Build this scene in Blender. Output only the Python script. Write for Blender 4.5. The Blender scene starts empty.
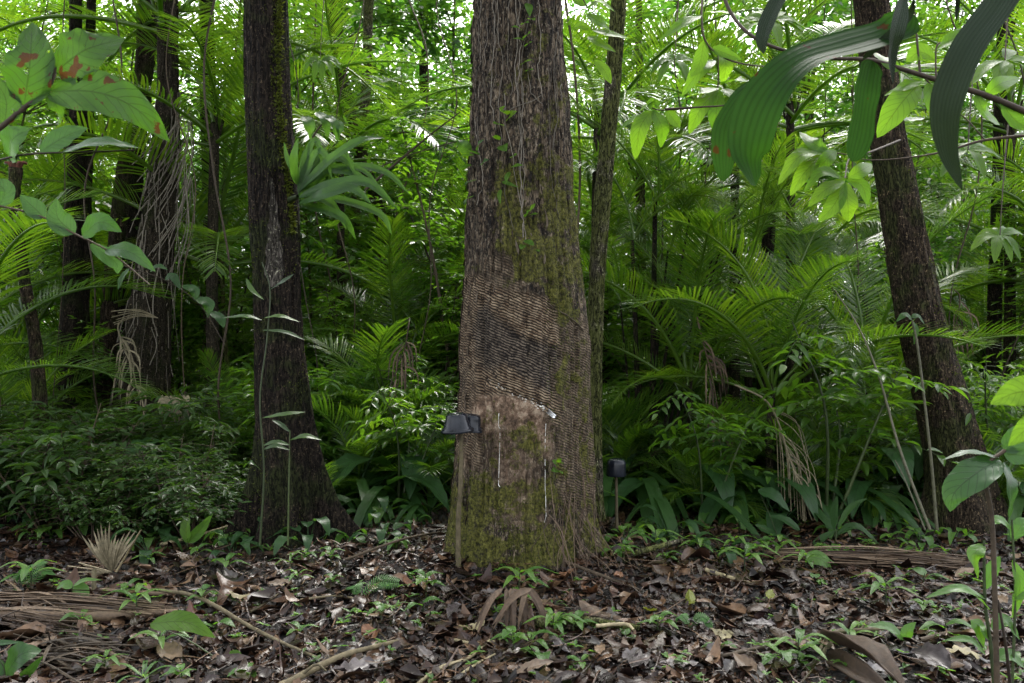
import bpy, math, random
import numpy as np
from mathutils import Vector, Matrix
PI = math.pi
rng = np.random.default_rng(7)
random.seed(7)
scene = bpy.context.scene
COL = scene.collection
CAMH, F, CY = 1.25, 853.33, 341.5

def P(x, y, Y):
    return np.array([(x-512)/F*Y, Y, CAMH-(y-CY)/F*Y])
def px(p):
    return 512+p[0]/p[1]*F, CY-(p[2]-CAMH)/p[1]*F

# ------------------------------------------------------------ noise
def _h(ix, iy, iz, s):
    n = (ix.astype(np.int64)*374761393 + iy.astype(np.int64)*668265263 + iz.astype(np.int64)*2147483647 + s*974634777) & 0xffffffff
    n = ((n ^ (n >> 13))*1274126177) & 0xffffffff
    n = ((n ^ (n >> 15))*2246822519) & 0xffffffff
    return ((n ^ (n >> 16)) & 0xffff)/65535.0
def vnoise(p, s=0):
    p = np.asarray(p, float); i = np.floor(p).astype(np.int64); f = p-i; f = f*f*(3-2*f)
    x, y, z = i[..., 0], i[..., 1], i[..., 2]; fx, fy, fz = f[..., 0], f[..., 1], f[..., 2]
    r = 0
    for a in (0, 1):
        for b in (0, 1):
            for c in (0, 1):
                r = r + _h(x+a, y+b, z+c, s)*(fx if a else 1-fx)*(fy if b else 1-fy)*(fz if c else 1-fz)
    return r*2-1
def fbm(p, s=0, o=4):
    p = np.asarray(p, float); r = 0; a = 1
    for k in range(o):
        r = r + a*vnoise(p, s+k); p = p*2.03; a *= .5
    return r
def sstep(a, b, x):
    t = np.clip((x-a)/(b-a), 0, 1); return t*t*(3-2*t)

def gz(x, y):
    x = np.asarray(x, float); y = np.asarray(y, float)
    p = np.stack([x, y, np.zeros_like(x)], -1)
    r = .05*vnoise(p*.7, 3)+.025*vnoise(p*2.1, 4)+.012*vnoise(p*6, 5)
    d = np.hypot(x-.05, y-4.9)
    r = r+.10*np.exp(-(d/.75)**2)
    d = np.hypot(x+1.25, y-5.2)
    r = r+.05*np.exp(-(d/.9)**2)
    r = r+sstep(14, 60, y)*1.2
    fade = 1-sstep(20, 60, np.hypot(x, y))*.6
    return r*fade

# ------------------------------------------------------------ mesh builder (all quads)
class MB:
    def __init__(s): s.v = []; s.q = []; s.a = []; s.n = 0
    def add(s, V, Q, A):
        V = np.asarray(V, float).reshape(-1, 3); Q = np.asarray(Q, np.int64).reshape(-1, 4)
        A = np.asarray(A, float)
        if A.ndim == 1: A = np.tile(A, (len(V), 1))
        s.v.append(V); s.q.append(Q+s.n); s.a.append(A.reshape(-1, 4)); s.n += len(V)
    def mesh(s, name, mat, smooth=True):
        V = np.concatenate(s.v); Q = np.concatenate(s.q); A = np.concatenate(s.a)
        me = bpy.data.meshes.new(name)
        me.vertices.add(len(V)); me.vertices.foreach_set('co', V.astype(np.float32).ravel())
        me.loops.add(len(Q)*4); me.loops.foreach_set('vertex_index', Q.astype(np.int32).ravel())
        me.polygons.add(len(Q)); me.polygons.foreach_set('loop_start', (np.arange(len(Q))*4).astype(np.int32))
        if smooth: me.polygons.foreach_set('use_smooth', np.ones(len(Q), bool))
        at = me.attributes.new('Leaf', 'FLOAT_COLOR', 'POINT')
        at.data.foreach_set('color', A.astype(np.float32).ravel())
        me.update(calc_edges=True); me.validate()
        if mat: me.materials.append(mat)
        return me
    def build(s, name, mat, parent=None, smooth=True):
        o = bpy.data.objects.new(name, s.mesh(name, mat, smooth)); COL.objects.link(o)
        if parent: o.parent = parent
        return o

def nrm(v):
    v = np.asarray(v, float); return v/np.maximum(np.linalg.norm(v, axis=-1, keepdims=True), 1e-9)
def smooth_path(pts, n):
    pts = np.asarray(pts, float)
    if len(pts) == 2: t = np.linspace(0, 1, n)[:, None]; return pts[0]*(1-t)+pts[1]*t
    P_ = np.vstack([2*pts[0]-pts[1], pts, 2*pts[-1]-pts[-2]])
    T = np.linspace(0, len(pts)-1-1e-6, n); i = T.astype(int); t = (T-i)[:, None]
    a, b, c, d = P_[i], P_[i+1], P_[i+2], P_[i+3]
    return .5*((2*b)+(-a+c)*t+(2*a-5*b+4*c-d)*t*t+(-a+3*b-3*c+d)*t**3)
def tube(mb, pts, rad, n=None, k=6, rnd=None, wob=0.0):
    n = n or max(4, len(pts)*3)
    p = smooth_path(pts, n)
    if np.ndim(rad) == 0: rad = [rad, rad]
    r = np.interp(np.linspace(0, 1, n), np.linspace(0, 1, len(rad)), rad)
    t = nrm(np.gradient(p, axis=0))
    ref = np.array([0, 0, 1.]) if abs(t[:, 2]).mean() < .8 else np.array([1., 0, 0])
    s_ = nrm(np.cross(t, ref)); b = np.cross(t, s_)
    th = np.arange(k)/k*2*PI
    rr = r[:, None]*np.ones(k)
    if wob: rr = rr*(1+wob*vnoise(np.stack([np.cos(th)[None]*2+0*rr, np.sin(th)[None]*2+0*rr, (np.arange(n)*.7)[:, None]+0*rr], -1), 9))
    V = p[:, None]+rr[..., None]*(np.cos(th)[None, :, None]*s_[:, None]+np.sin(th)[None, :, None]*b[:, None])
    I = np.arange(n-1)[:, None]*k; J = np.arange(k)[None]; J2 = (J+1) % k
    Q = np.stack([I+J, I+J2, I+k+J2, I+k+J], -1).reshape(-1, 4)
    rv = rng.random() if rnd is None else rnd
    A = np.zeros((n, k, 4)); A[..., 0] = rv; A[..., 1] = np.linspace(0, 1, n)[:, None]; A[..., 2] = np.arange(k)/k; A[..., 3] = 1
    mb.add(V, Q, A.reshape(-1, 4))

# flat leaf templates: u along, w across, z offset ; quads
KITE = (np.array([[0, 0, 0], [.42, .5, .06], [1, 0, -.08], [.42, -.5, .06]]), np.array([[0, 1, 2, 3]]))
HEX = (np.array([[0, 0, 0], [.25, .42, .06], [.62, .42, .0], [1, 0, -.16], [.62, -.42, .0], [.25, -.42, .06], ]), np.array([[0, 3, 2, 1], [0, 5, 4, 3]]))
RIB = (np.array([[0, .12, 0], [0, -.12, 0], [.3, .5, -.01], [.3, -.5, -.01], [.7, .38, -.07], [.7, -.38, -.07], [1, .02, -.18], [1, -.02, -.18]]), np.array([[0, 1, 3, 2], [2, 3, 5, 4], [4, 5, 7, 6]]))
def _ob(nu, fold=.10, droop=.22, prof='ovate'):
    V = []; Q = []
    for i in range(nu+1):
        u = i/nu
        w = prof_w(u, prof)
        for c in (-1, 0, 1): V.append([u, c*w*.5, abs(c)*w*fold-droop*u*u])
    for i in range(nu):
        for c in (0, 1): a = i*3+c; Q.append([a, a+1, a+4, a+3])
    return np.array(V), np.array(Q)
def prof_w(u, k):
    u = np.asarray(u, float)
    if k == 'ovate': return np.sin(PI*np.clip(u, 0, 1)**.75)**.8*(1-.25*u)*1.05
    if k == 'lance': return np.sin(PI*np.clip(u, 0, 1)**.9)**.75
    if k == 'obov': return np.sin(PI*np.clip(u, 0, 1)**1.35)**.7
    if k == 'wide': return np.clip(u*9, 0, 1)**.6*np.clip((1-u)*7, 0, 1)**.5*(1-.12*np.sin(u*9)**2)
    if k == 'strap': return np.clip(u*6, 0, 1)**.6*np.clip((1-u)*2.2, 0, 1)**.7
    return np.sin(PI*u)
OVA = _ob(5, .12, .22, 'ovate'); LAN = _ob(5, .10, .28, 'lance')
def leaves(mb, pos, d, n, L, W, T=KITE, rnd=None, droop=1.0):
    """scatter the template: pos, d (axis), n (upper side) are (N,3); L, W (N,)"""
    pos = np.asarray(pos, float); N = len(pos)
    if N == 0: return
    d = nrm(np.broadcast_to(d, (N, 3))); n = np.broadcast_to(n, (N, 3)); s_ = nrm(np.cross(n, d)); n = np.cross(d, s_)
    L = np.broadcast_to(L, N).astype(float); W = np.broadcast_to(W, N).astype(float)
    tv, tq = T
    V = pos[:, None]+d[:, None]*(tv[None, :, 0, None]*L[:, None, None])+s_[:, None]*(tv[None, :, 1, None]*W[:, None, None])+n[:, None]*(tv[None, :, 2, None]*(L*droop)[:, None, None])
    Q = tq[None]+(np.arange(N)*len(tv))[:, None, None]
    r = rng.random(N) if rnd is None else np.broadcast_to(rnd, N)
    A = np.zeros((N, len(tv), 4)); A[..., 0] = r[:, None]; A[..., 1] = tv[None, :, 0]; A[..., 2] = tv[None, :, 1]+.5; A[..., 3] = 1
    mb.add(V, Q, A.reshape(-1, 4))
def randdir(N, zb=0.0):
    v = rng.normal(size=(N, 3)); v[:, 2] += zb; return nrm(v)

def blade(mb, pts, w, up=(0, -0.5, 1), prof='ovate', nu=18, nw=4, fold=.15, pleat=0, wave=.02, rnd=None, twist=0):
    p = smooth_path(pts, nu+1); t = nrm(np.gradient(p, axis=0)); up = np.asarray(up, float)
    s_ = nrm(np.cross(np.broadcast_to(up, t.shape), t)); n = np.cross(t, s_)
    if twist:
        a = np.linspace(0, twist, nu+1)[:, None]; s2 = s_*np.cos(a)+n*np.sin(a); n = n*np.cos(a)-s_*np.sin(a); s_ = s2
    u = np.linspace(0, 1, nu+1); W = prof_w(u, prof)*w*.5
    c = np.linspace(-1, 1, 2*nw+1)
    off = fold*np.abs(c)[None]*W[:, None]
    if pleat: off = off+pleat*w*np.cos(np.arange(2*nw+1)*PI)[None]*prof_w(u, prof)[:, None]
    if wave: off = off+wave*w*np.sin(u*23+7*c[None].T).T*np.abs(c)[None]*np.minimum(W/w*4, 1)[:, None]
    V = p[:, None]+s_[:, None]*(c[None]*W[:, None])[..., None]+n[:, None]*off[..., None]
    m = 2*nw+1
    I = np.arange(nu)[:, None]*m; J = np.arange(m-1)[None]
    Q = np.stack([I+J, I+J+1, I+m+J+1, I+m+J], -1).reshape(-1, 4)
    A = np.zeros((nu+1, m, 4)); A[..., 0] = rng.random() if rnd is None else rnd; A[..., 1] = u[:, None]; A[..., 2] = c[None]*.5+.5; A[..., 3] = 1
    mb.add(V, Q, A.reshape(-1, 4))

# ------------------------------------------------------------ materials
def newmat(name):
    m = bpy.data.materials.new(name); m.use_nodes = True; nt = m.node_tree; nt.nodes.clear()
    return m, nt, nt.nodes, nt.links
def nd(N, t, **k):
    n = N.new(t)
    for a, b in k.items():
        if a.startswith('i_'):
            key = a[2:]; key = int(key) if key.isdigit() else key.replace('_', ' ')
            n.inputs[key].default_value = b
        else: setattr(n, a, b)
    return n
def ramp(N, cols):
    r = N.new('ShaderNodeValToRGB'); e = r.color_ramp.elements
    while len(e) < len(cols): e.new(.5)
    for i, (p, c) in enumerate(cols): e[i].position = p; e[i].color = (*c, 1)
    return r
def leafmat(name, cols, trans=None, tw=.45, rough=.38, spec=.5, veins=0, spots=0, ribs=0, holes=0):
    m, nt, N, L = newmat(name)
    out = N.new('ShaderNodeOutputMaterial'); bs = nd(N, 'ShaderNodeBsdfPrincipled', i_Roughness=rough)
    bs.inputs['Specular IOR Level'].default_value = spec
    at = nd(N, 'ShaderNodeAttribute', attribute_name='Leaf'); sp = N.new('ShaderNodeSeparateColor'); L.new(at.outputs['Color'], sp.inputs[0])
    oi = N.new('ShaderNodeObjectInfo'); ad = nd(N, 'ShaderNodeMath', operation='MULTIPLY_ADD'); ad.inputs[1].default_value = .75
    sub = nd(N, 'ShaderNodeMath', operation='MULTIPLY'); sub.inputs[1].default_value = .25
    L.new(oi.outputs['Random'], sub.inputs[0]); L.new(sp.outputs[0], ad.inputs[0]); L.new(sub.outputs[0], ad.inputs[2])
    rp = ramp(N, [(i/(len(cols)-1), c) for i, c in enumerate(cols)]); L.new(ad.outputs[0], rp.inputs[0])
    col = rp.outputs[0]
    if veins:
        # midrib and side veins, darkened in the colour to look backlit, with a bump
        ab = nd(N, 'ShaderNodeMath', operation='SUBTRACT'); ab.inputs[1].default_value = .5; L.new(sp.outputs[2], ab.inputs[0])
        aa = nd(N, 'ShaderNodeMath', operation='ABSOLUTE'); L.new(ab.outputs[0], aa.inputs[0])
        v = nd(N, 'ShaderNodeMath', operation='MULTIPLY_ADD'); v.inputs[1].default_value = -.45; L.new(aa.outputs[0], v.inputs[0]); L.new(sp.outputs[1], v.inputs[2])
        mm = nd(N, 'ShaderNodeMath', operation='MULTIPLY'); mm.inputs[1].default_value = veins; L.new(v.outputs[0], mm.inputs[0])
        fr = nd(N, 'ShaderNodeMath', operation='PINGPONG'); fr.inputs[1].default_value = .5; L.new(mm.outputs[0], fr.inputs[0])
        s1 = nd(N, 'ShaderNodeMapRange', interpolation_type='SMOOTHSTEP'); s1.inputs[1].default_value = .0; s1.inputs[2].default_value = .10; s1.inputs[3].default_value = 1; s1.inputs[4].default_value = 0; L.new(fr.outputs[0], s1.inputs[0])
        s2 = nd(N, 'ShaderNodeMapRange', interpolation_type='SMOOTHSTEP'); s2.inputs[1].default_value = .008; s2.inputs[2].default_value = .03; s2.inputs[3].default_value = 1; s2.inputs[4].default_value = 0; L.new(aa.outputs[0], s2.inputs[0])
        mx = nd(N, 'ShaderNodeMath', operation='MAXIMUM'); L.new(s1.outputs[0], mx.inputs[0]); L.new(s2.outputs[0], mx.inputs[1])
        mc = nd(N, 'ShaderNodeMix', data_type='RGBA'); f = nd(N, 'ShaderNodeMath', operation='MULTIPLY'); f.inputs[1].default_value = .6; L.new(mx.outputs[0], f.inputs[0])
        L.new(f.outputs[0], mc.inputs[0]); L.new(col, mc.inputs[6]); c = cols[-1]; mc.inputs[7].default_value = (c[0]*.4, c[1]*.35, c[2]*.4, 1); col = mc.outputs[2]
        bp = nd(N, 'ShaderNodeBump', i_Strength=.35, i_Distance=.004, invert=True); L.new(mx.outputs[0], bp.inputs['Height']); L.new(bp.outputs[0], bs.inputs['Normal'])
    if ribs:
        rm = nd(N, 'ShaderNodeMath', operation='MULTIPLY'); rm.inputs[1].default_value = ribs; L.new(sp.outputs[2], rm.inputs[0])
        rf = nd(N, 'ShaderNodeMath', operation='PINGPONG'); rf.inputs[1].default_value = .5; L.new(rm.outputs[0], rf.inputs[0])
        rs = nd(N, 'ShaderNodeMapRange', interpolation_type='SMOOTHSTEP'); rs.inputs[1].default_value = .05; rs.inputs[2].default_value = .3; rs.inputs[3].default_value = .82; rs.inputs[4].default_value = 1.04; L.new(rf.outputs[0], rs.inputs[0])
        rh = nd(N, 'ShaderNodeHueSaturation'); L.new(rs.outputs[0], rh.inputs['Value']); L.new(col, rh.inputs['Color']); col = rh.outputs[0]
        bp = nd(N, 'ShaderNodeBump', i_Strength=.6, i_Distance=.006); L.new(rs.outputs[0], bp.inputs['Height']); L.new(bp.outputs[0], bs.inputs['Normal'])
    if spots:
        tc = N.new('ShaderNodeTexCoord'); no = nd(N, 'ShaderNodeTexNoise', i_Scale=28.0, i_Detail=3.0); L.new(tc.outputs['Object'], no.inputs['Vector'])
        mr = nd(N, 'ShaderNodeMapRange'); mr.inputs[1].default_value = 1-spots; mr.inputs[2].default_value = 1-spots+.02; L.new(no.outputs[0], mr.inputs[0])
        mc = nd(N, 'ShaderNodeMix', data_type='RGBA'); L.new(mr.outputs[0], mc.inputs[0]); L.new(col, mc.inputs[6]); mc.inputs[7].default_value = (.035, .015, .006, 1); col = mc.outputs[2]
    tcn = N.new('ShaderNodeTexCoord'); nz = nd(N, 'ShaderNodeTexNoise', i_Scale=14.0, i_Detail=2.0); L.new(tcn.outputs['Object'], nz.inputs['Vector'])
    hv = nd(N, 'ShaderNodeMapRange'); hv.inputs[3].default_value = .75; hv.inputs[4].default_value = 1.25; L.new(nz.outputs[0], hv.inputs[0])
    hs = nd(N, 'ShaderNodeHueSaturation'); L.new(hv.outputs[0], hs.inputs['Value']); L.new(col, hs.inputs['Color']); col = hs.outputs[0]
    L.new(col, bs.inputs['Base Color'])
    tr = N.new('ShaderNodeBsdfTranslucent'); tm = nd(N, 'ShaderNodeMix', data_type='RGBA', blend_type='MULTIPLY'); tm.inputs[0].default_value = 1
    L.new(col, tm.inputs[6]); tm.inputs[7].default_value = (*(trans or (2.6, 2.6, .9)), 1); L.new(tm.outputs[2], tr.inputs[0])
    mi = N.new('ShaderNodeMixShader'); mi.inputs[0].default_value = tw
    L.new(bs.outputs[0], mi.inputs[1]); L.new(tr.outputs[0], mi.inputs[2])
    if holes:
        tp_ = N.new('ShaderNodeBsdfTransparent'); no2 = nd(N, 'ShaderNodeTexNoise', i_Scale=34.0, i_Detail=2.0); tc2 = N.new('ShaderNodeTexCoord'); L.new(tc2.outputs['Object'], no2.inputs[0])
        gt = nd(N, 'ShaderNodeMath', operation='GREATER_THAN'); gt.inputs[1].default_value = 1-holes; L.new(no2.outputs[0], gt.inputs[0])
        mh = N.new('ShaderNodeMixShader'); L.new(gt.outputs[0], mh.inputs[0]); L.new(mi.outputs[0], mh.inputs[1]); L.new(tp_.outputs[0], mh.inputs[2]); mi = mh
    L.new(mi.outputs[0], out.inputs[0])
    return m
def barkmat(name, c1, c2, c3=(.05, .07, .02), moss=.5, scale=1.0, fiber=6, bump=.6):
    m, nt, N, L = newmat(name)
    out = N.new('ShaderNodeOutputMaterial'); bs = nd(N, 'ShaderNodeBsdfPrincipled', i_Roughness=.85); bs.inputs['Specular IOR Level'].default_value = .15
    tc = N.new('ShaderNodeTexCoord'); mp = N.new('ShaderNodeMapping'); mp.inputs['Scale'].default_value = (scale*fiber, scale*fiber, scale); L.new(tc.outputs['Object'], mp.inputs[0])
    n1 = nd(N, 'ShaderNodeTexNoise', i_Scale=7.0, i_Detail=8.0, i_Roughness=.65); L.new(mp.outputs[0], n1.inputs[0])
    n2 = nd(N, 'ShaderNodeTexNoise', i_Scale=3.5*scale, i_Detail=6.0, i_Roughness=.6); L.new(tc.outputs['Object'], n2.inputs[0])
    n3 = nd(N, 'ShaderNodeTexNoise', i_Scale=60.0, i_Detail=4.0, i_Roughness=.7); L.new(tc.outputs['Object'], n3.inputs[0])
    r = ramp(N, [(.33, c1), (.66, c2)]); L.new(n1.outputs[0], r.inputs[0])
    # lichen blotches
    r2 = nd(N, 'ShaderNodeMapRange'); r2.inputs[1].default_value = .58; r2.inputs[2].default_value = .64; L.new(n3.outputs[0], r2.inputs[0])
    x1 = nd(N, 'ShaderNodeMix', data_type='RGBA'); L.new(r2.outputs[0], x1.inputs[0]); L.new(r.outputs[0], x1.inputs[6]); x1.inputs[7].default_value = (min(c2[0]*3.2, .5), min(c2[1]*3.2, .5), c2[2]*2.8, 1)
    r3 = nd(N, 'ShaderNodeMapRange'); r3.inputs[1].default_value = .62-moss*.3; r3.inputs[2].default_value = .72-moss*.3; L.new(n2.outputs[0], r3.inputs[0])
    mu = nd(N, 'ShaderNodeMath', operation='MULTIPLY'); mu.inputs[1].default_value = .8; L.new(r3.outputs[0], mu.inputs[0])
    x2 = nd(N, 'ShaderNodeMix', data_type='RGBA'); L.new(mu.outputs[0], x2.inputs[0]); L.new(x1.outputs[2], x2.inputs[6]); x2.inputs[7].default_value = (*c3, 1)
    L.new(x2.outputs[2], bs.inputs['Base Color'])
    mp2 = N.new('ShaderNodeMapping'); mp2.inputs['Scale'].default_value = (scale*fiber*2.2, scale*fiber*2.2, scale*2.6); L.new(tc.outputs['Object'], mp2.inputs[0])
    n4 = nd(N, 'ShaderNodeTexNoise', i_Scale=5.0, i_Detail=5.0, i_Roughness=.6, i_Distortion=.6); L.new(mp2.outputs[0], n4.inputs[0])
    a4 = nd(N, 'ShaderNodeMath', operation='SUBTRACT'); a4.inputs[1].default_value = .5; L.new(n4.outputs[0], a4.inputs[0]); b4 = nd(N, 'ShaderNodeMath', operation='ABSOLUTE'); L.new(a4.outputs[0], b4.inputs[0])
    c4 = nd(N, 'ShaderNodeMapRange', interpolation_type='SMOOTHSTEP'); c4.inputs[2].default_value = .06; c4.inputs[3].default_value = .15; c4.inputs[4].default_value = 1.15; L.new(b4.outputs[0], c4.inputs[0])
    h4 = nd(N, 'ShaderNodeHueSaturation'); L.new(c4.outputs[0], h4.inputs['Value']); L.new(x2.outputs[2], h4.inputs['Color']); L.new(h4.outputs[0], bs.inputs['Base Color'])
    am = nd(N, 'ShaderNodeMath', operation='ADD'); L.new(c4.outputs[0], am.inputs[0]); L.new(n3.outputs[0], am.inputs[1])
    bp = nd(N, 'ShaderNodeBump', i_Strength=1., i_Distance=.025); L.new(am.outputs[0], bp.inputs['Height']); L.new(bp.outputs[0], bs.inputs['Normal'])
    L.new(bs.outputs[0], out.inputs[0]); return m
def plainmat(name, cols, rough=.6, spec=.5, nscale=20, bump=.2, metal=0):
    """colour from the per-piece random value with a fine grain"""
    m, nt, N, L = newmat(name)
    out = N.new('ShaderNodeOutputMaterial'); bs = nd(N, 'ShaderNodeBsdfPrincipled', i_Roughness=rough, i_Metallic=metal); bs.inputs['Specular IOR Level'].default_value = spec
    at = nd(N, 'ShaderNodeAttribute', attribute_name='Leaf'); sp = N.new('ShaderNodeSeparateColor'); L.new(at.outputs['Color'], sp.inputs[0])
    rp = ramp(N, [(i/max(1, len(cols)-1), c) for i, c in enumerate(cols)]); L.new(sp.outputs[0], rp.inputs[0])
    tc = N.new('ShaderNodeTexCoord'); no = nd(N, 'ShaderNodeTexNoise', i_Scale=float(nscale), i_Detail=5.0, i_Roughness=.65); L.new(tc.outputs['Object'], no.inputs['Vector'])
    hv = nd(N, 'ShaderNodeMapRange'); hv.inputs[1].default_value = .3; hv.inputs[2].default_value = .7; hv.inputs[3].default_value = .55; hv.inputs[4].default_value = 1.4; L.new(no.outputs[0], hv.inputs[0])
    hs = nd(N, 'ShaderNodeHueSaturation'); L.new(hv.outputs[0], hs.inputs['Value']); L.new(rp.outputs[0], hs.inputs['Color']); L.new(hs.outputs[0], bs.inputs['Base Color'])
    bp = nd(N, 'ShaderNodeBump', i_Strength=bump, i_Distance=.01); L.new(no.outputs[0], bp.inputs['Height']); L.new(bp.outputs[0], bs.inputs['Normal'])
    L.new(bs.outputs[0], out.inputs[0]); return m

TR_ = (3.6, 3.5, .9)
G = dict(
 far=leafmat('far foliage', [(.016, .052, .014), (.038, .09, .018), (.075, .13, .022)], (2.5, 3.0, 1.), tw=.40, rough=.33, spec=.6),
 sap=leafmat('sapling foliage', [(.025, .07, .014), (.055, .12, .018), (.10, .16, .024)], TR_, tw=.52, rough=.3, spec=.6),
 mid=leafmat('mid foliage', [(.03, .075, .014), (.05, .115, .02), (.09, .155, .027)], TR_, tw=.5, rough=.28, spec=.7),
 dark=leafmat('dark shrub foliage', [(.013, .034, .009), (.026, .06, .012), (.055, .10, .02)], (3, 3, 1), tw=.35, rough=.4, spec=.35),
 palm=leafmat('palm leaflets', [(.026, .065, .012), (.048, .10, .014), (.085, .14, .018)], TR_, tw=.48, rough=.28, spec=.65),
 strap=leafmat('strap leaves', [(.025, .065, .018), (.04, .095, .024)], (3.4, 3.2, 1), tw=.42, rough=.36, spec=.28, ribs=9),
 gloss=leafmat('glossy leaves', [(.022, .06, .02), (.035, .085, .025)], (3, 3, 1), tw=.38, rough=.36, spec=.28, veins=9),
 near=leafmat('near leaves', [(.045, .105, .015), (.06, .125, .018), (.08, .145, .02)], (3.2, 3.3, .9), tw=.5, rough=.42, spec=.15, veins=9),
 spot=leafmat('spotted leaves', [(.024, .064, .013), (.032, .076, .015)], (3., 3., .9), tw=.45, rough=.48, spec=.25, veins=10, spots=.39, holes=.31),
 big=leafmat('pleated palm leaf', [(.013, .038, .010), (.019, .048, .012)], (2.4, 2.6, .8), tw=.38, rough=.5, spec=.05, ribs=7, spots=.33),
 bigshade=leafmat('dark palm leaf', [(.014, .024, .014), (.018, .030, .018)], (2, 2, 1), tw=.12, rough=.5, spec=.10, ribs=9),  # glaucous leaf, its colour darkened for blades seen unlit from below
 seed=leafmat('seedling leaves', [(.04, .11, .02), (.065, .15, .025), (.10, .19, .03)], (3, 3, 1), tw=.4, rough=.4, spec=.45, veins=7),
 yellow=leafmat('yellow leaf', [(.13, .16, .02), (.18, .19, .03)], tw=.3, rough=.45, spec=.4, veins=8, trans=(1.5, 1.5, .8)),
 fern=leafmat('fern', [(.035, .11, .02), (.05, .14, .025)], tw=.35, rough=.5, spec=.35),
 moss=leafmat('moss', [(.045, .06, .010), (.085, .105, .016)], tw=.2, rough=.8, spec=.2),
)
M = dict(
 bark=barkmat('brown bark', (.016, .011, .007), (.075, .055, .036), (.038, .048, .012), moss=.5),
 darkbark=barkmat('dark bark', (.008, .006, .005), (.036, .027, .019), (.024, .032, .009), moss=.45),
 mossy=barkmat('mossy bark', (.04, .034, .022), (.17, .15, .11), (.085, .10, .02), moss=.85),
 fibre=barkmat('fibrous palm trunk', (.014, .011, .007), (.065, .052, .036), (.03, .04, .01), moss=.3, fiber=14),
 twig=plainmat('twigs', [(.03, .022, .015), (.07, .05, .03)], .7, .3, 40),
 greenstem=plainmat('green stems', [(.022, .035, .010), (.045, .065, .018)], .5, .4, 40),
 palestem=plainmat('pale stems', [(.06, .065, .035), (.12, .11, .07)], .6, .3, 40),
 litter=plainmat('leaf litter', [(.004, .002, .0015), (.018, .009, .006), (.036, .018, .011), (.006, .003, .002), (.062, .030, .016), (.028, .015, .013), (.005, .003, .002), (.085, .046, .025), (.13, .08, .048)], .34, .28, 30, .35),
 dead=plainmat('dead frond', [(.03, .018, .010), (.08, .05, .03), (.15, .105, .065)], .65, .35, 50),
 deadpale=plainmat('pale dead frond', [(.13, .11, .065), (.25, .21, .135)], .65, .3, 50),
 stick=plainmat('stick bark', [(.06, .05, .028), (.13, .105, .06)], .75, .25, 35),
 palestick=plainmat('pale stick', [(.2, .165, .09), (.3, .25, .15)], .6, .3, 40),
 root=plainmat('aerial root', [(.09, .078, .06), (.24, .21, .17)], .75, .25, 60),
 latex=plainmat('latex', [(.72, .70, .64), (.8, .78, .72)], .45, .4, 80, .05),
 metal=plainmat('zinc spout', [(.6, .6, .62), (.7, .7, .7)], .3, .5, 60, .05, 1.0),
 black=plainmat('black plastic cup', [(.006, .008, .012), (.010, .012, .018)], .22, .28, 18, .05),
)

# soil
def soil():
    m, nt, N, L = newmat('forest soil')
    out = N.new('ShaderNodeOutputMaterial'); bs = nd(N, 'ShaderNodeBsdfPrincipled', i_Roughness=.8)
    tc = N.new('ShaderNodeTexCoord'); a = nd(N, 'ShaderNodeTexNoise', i_Scale=9.0, i_Detail=9.0, i_Roughness=.7); b = nd(N, 'ShaderNodeTexVoronoi', i_Scale=45.0)
    L.new(tc.outputs['Object'], a.inputs[0]); L.new(tc.outputs['Object'], b.inputs[0])
    r = ramp(N, [(.3, (.003, .002, .0015)), (.55, (.009, .006, .004)), (.75, (.024, .015, .010))]); L.new(a.outputs[0], r.inputs[0])
    L.new(r.outputs[0], bs.inputs[0])
    bp = nd(N, 'ShaderNodeBump', i_Strength=.8, i_Distance=.02); ad = nd(N, 'ShaderNodeMath', operation='ADD'); L.new(a.outputs[0], ad.inputs[0]); L.new(b.outputs[0], ad.inputs[1]); L.new(ad.outputs[0], bp.inputs['Height']); L.new(bp.outputs[0], bs.inputs['Normal'])
    L.new(bs.outputs[0], out.inputs[0]); return m
M['soil'] = soil()

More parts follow.
